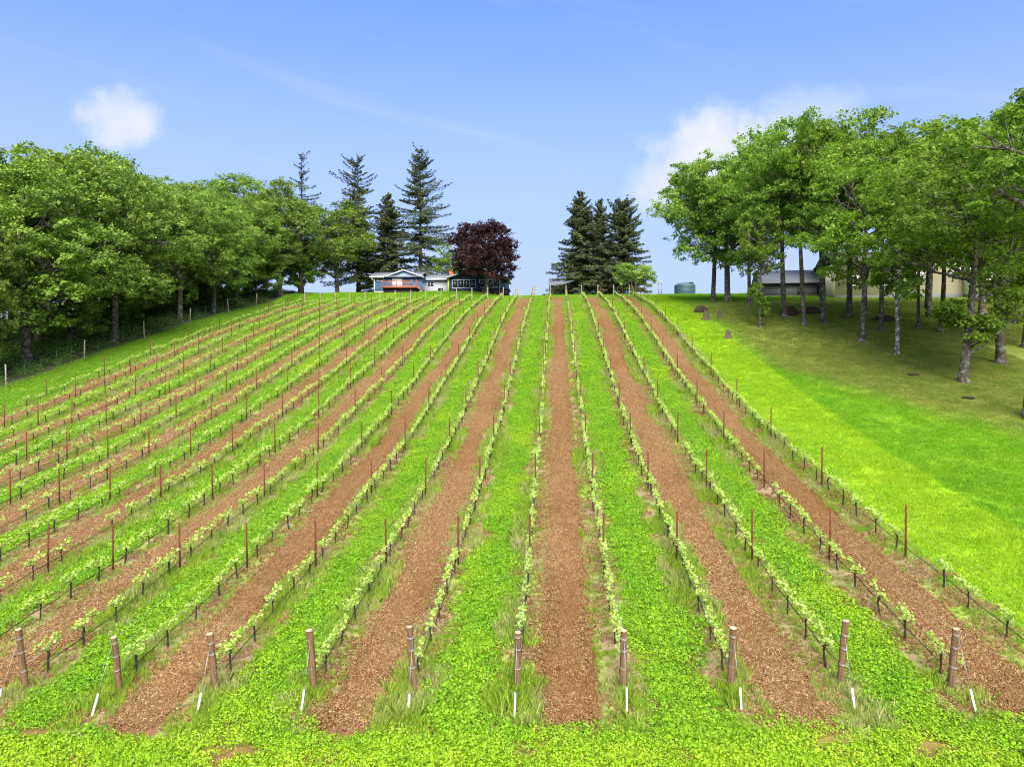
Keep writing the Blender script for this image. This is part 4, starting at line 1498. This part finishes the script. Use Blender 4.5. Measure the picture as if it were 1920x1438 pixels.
def rock(seed, sx, sy, sz, rough=.22, n=14, m=9):
    r = np.random.default_rng(seed)
    ph = r.uniform(0, 6.28, 8)
    V = []
    for i in range(m + 1):
        th = math.pi * i / m * .62
        for k in range(n):
            a = 2 * math.pi * k / n
            f = 1 + rough * (math.sin(2 * a + ph[0] + th) * .5 + math.sin(3 * a + ph[1] - 2 * th) * .35 + .35 * math.sin(5 * a + ph[2]) + r.normal(0, .22))
            V.append((sx * math.sin(th) * math.cos(a) * f, sy * math.sin(th) * math.sin(a) * f, sz * (math.cos(th) - .05) * (1 + .3 * (f - 1))))
    F = [(i * n + k, (i + 1) * n + k, (i + 1) * n + (k + 1) % n, i * n + (k + 1) % n) for i in range(m) for k in range(n)]
    return V, F


def stump_mesh(seed, rad, h):
    r = np.random.default_rng(seed)
    n = 14
    V, F = [], []
    zz = [-.2, 0, .12, .35, .7, .92, 1.0]
    rr = [2.0, 1.75, 1.3, 1.0, .85, .72, .5]
    for i, z in enumerate(zz):
        for k in range(n):
            a = 2 * math.pi * k / n
            f = rr[i] * (1 + (.22 if z < .2 else .12) * math.sin(4 * a + seed) + r.normal(0, .06))
            V.append((rad * f * math.cos(a), rad * f * math.sin(a), h * z + (.26 * h * r.uniform(-1, .8) if i > 4 else 0)))
    for i in range(6):
        for k in range(n):
            F.append((i * n + k, i * n + (k + 1) % n, (i + 1) * n + (k + 1) % n, (i + 1) * n + k))
    V.append((0, 0, h * .85))
    T = [(6 * n + k, 6 * n + (k + 1) % n, len(V) - 1) for k in range(n)]
    return mesh_np('stump', V, [np.array(F), np.array(T)], M['stump'])


def put_rock(x, y, s, seed, label, name='boulder', cat='boulder'):
    V, F = rock(seed, *s)
    tag(obj(name, mesh_np(name, V, [np.array(F)], M['rock'], smooth=True), None, (x, y, g(x, y)), (0, 0, seed * 1.3)), label, cat)


put_rock(15.9, 79.0, (.95, .6, .75), 3, 'dark mossy boulder on the lawn left of the stumps')
for x, y, r_, h, lb in ((15.3, 73.6, .28, 1.0, 'pointed tree stump just below the dark boulder'),
                        (16.95, 74.8, .24, .72, 'small dark stump right of the pointed one'),
                        (15.4, 64.6, .24, .75, 'lone grey stump lowest on the right lawn')):
    tag(obj('tree_stump', stump_mesh(int(x * 7), r_, h), None, (x, y, g(x, y))), lb, 'stump', 'tree stumps')
put_rock(24.2, 74.8, (1.0, .7, .95), 8, 'dark brush heap behind the oak by the shed', 'brush_heap', 'brush heap')
put_rock(26.3, 75.4, (1.1, .7, .7), 9, 'lower dark brush heap right of the taller heap', 'brush_heap', 'brush heap')
put_rock(31.0, 69.5, (1.0, .6, .55), 12, 'dark rock between the white trunk and thick oak', 'boulder')
put_rock(24.4, 50.2, (.42, .4, .13), 14, 'small earth mound on worn grass left of the nearest oak', 'earth_mound', 'mound')
put_rock(24.9, 44.6, (.5, .3, .10), 16, 'flat scuffed earth patch below the nearest oak', 'earth_mound', 'mound')

# root flare of a trunk cut by the right picture edge
t_ = grow_oak(77, 19, 4.2, 9.5, 9, 9, 11, 9, .24, M['oak2'], M['bark'], .55)
plant('oak_tree', t_, 25.9, 39.9, 1.0, 1, 'huge grey root flare of an oak cut by the right edge', 'tree')
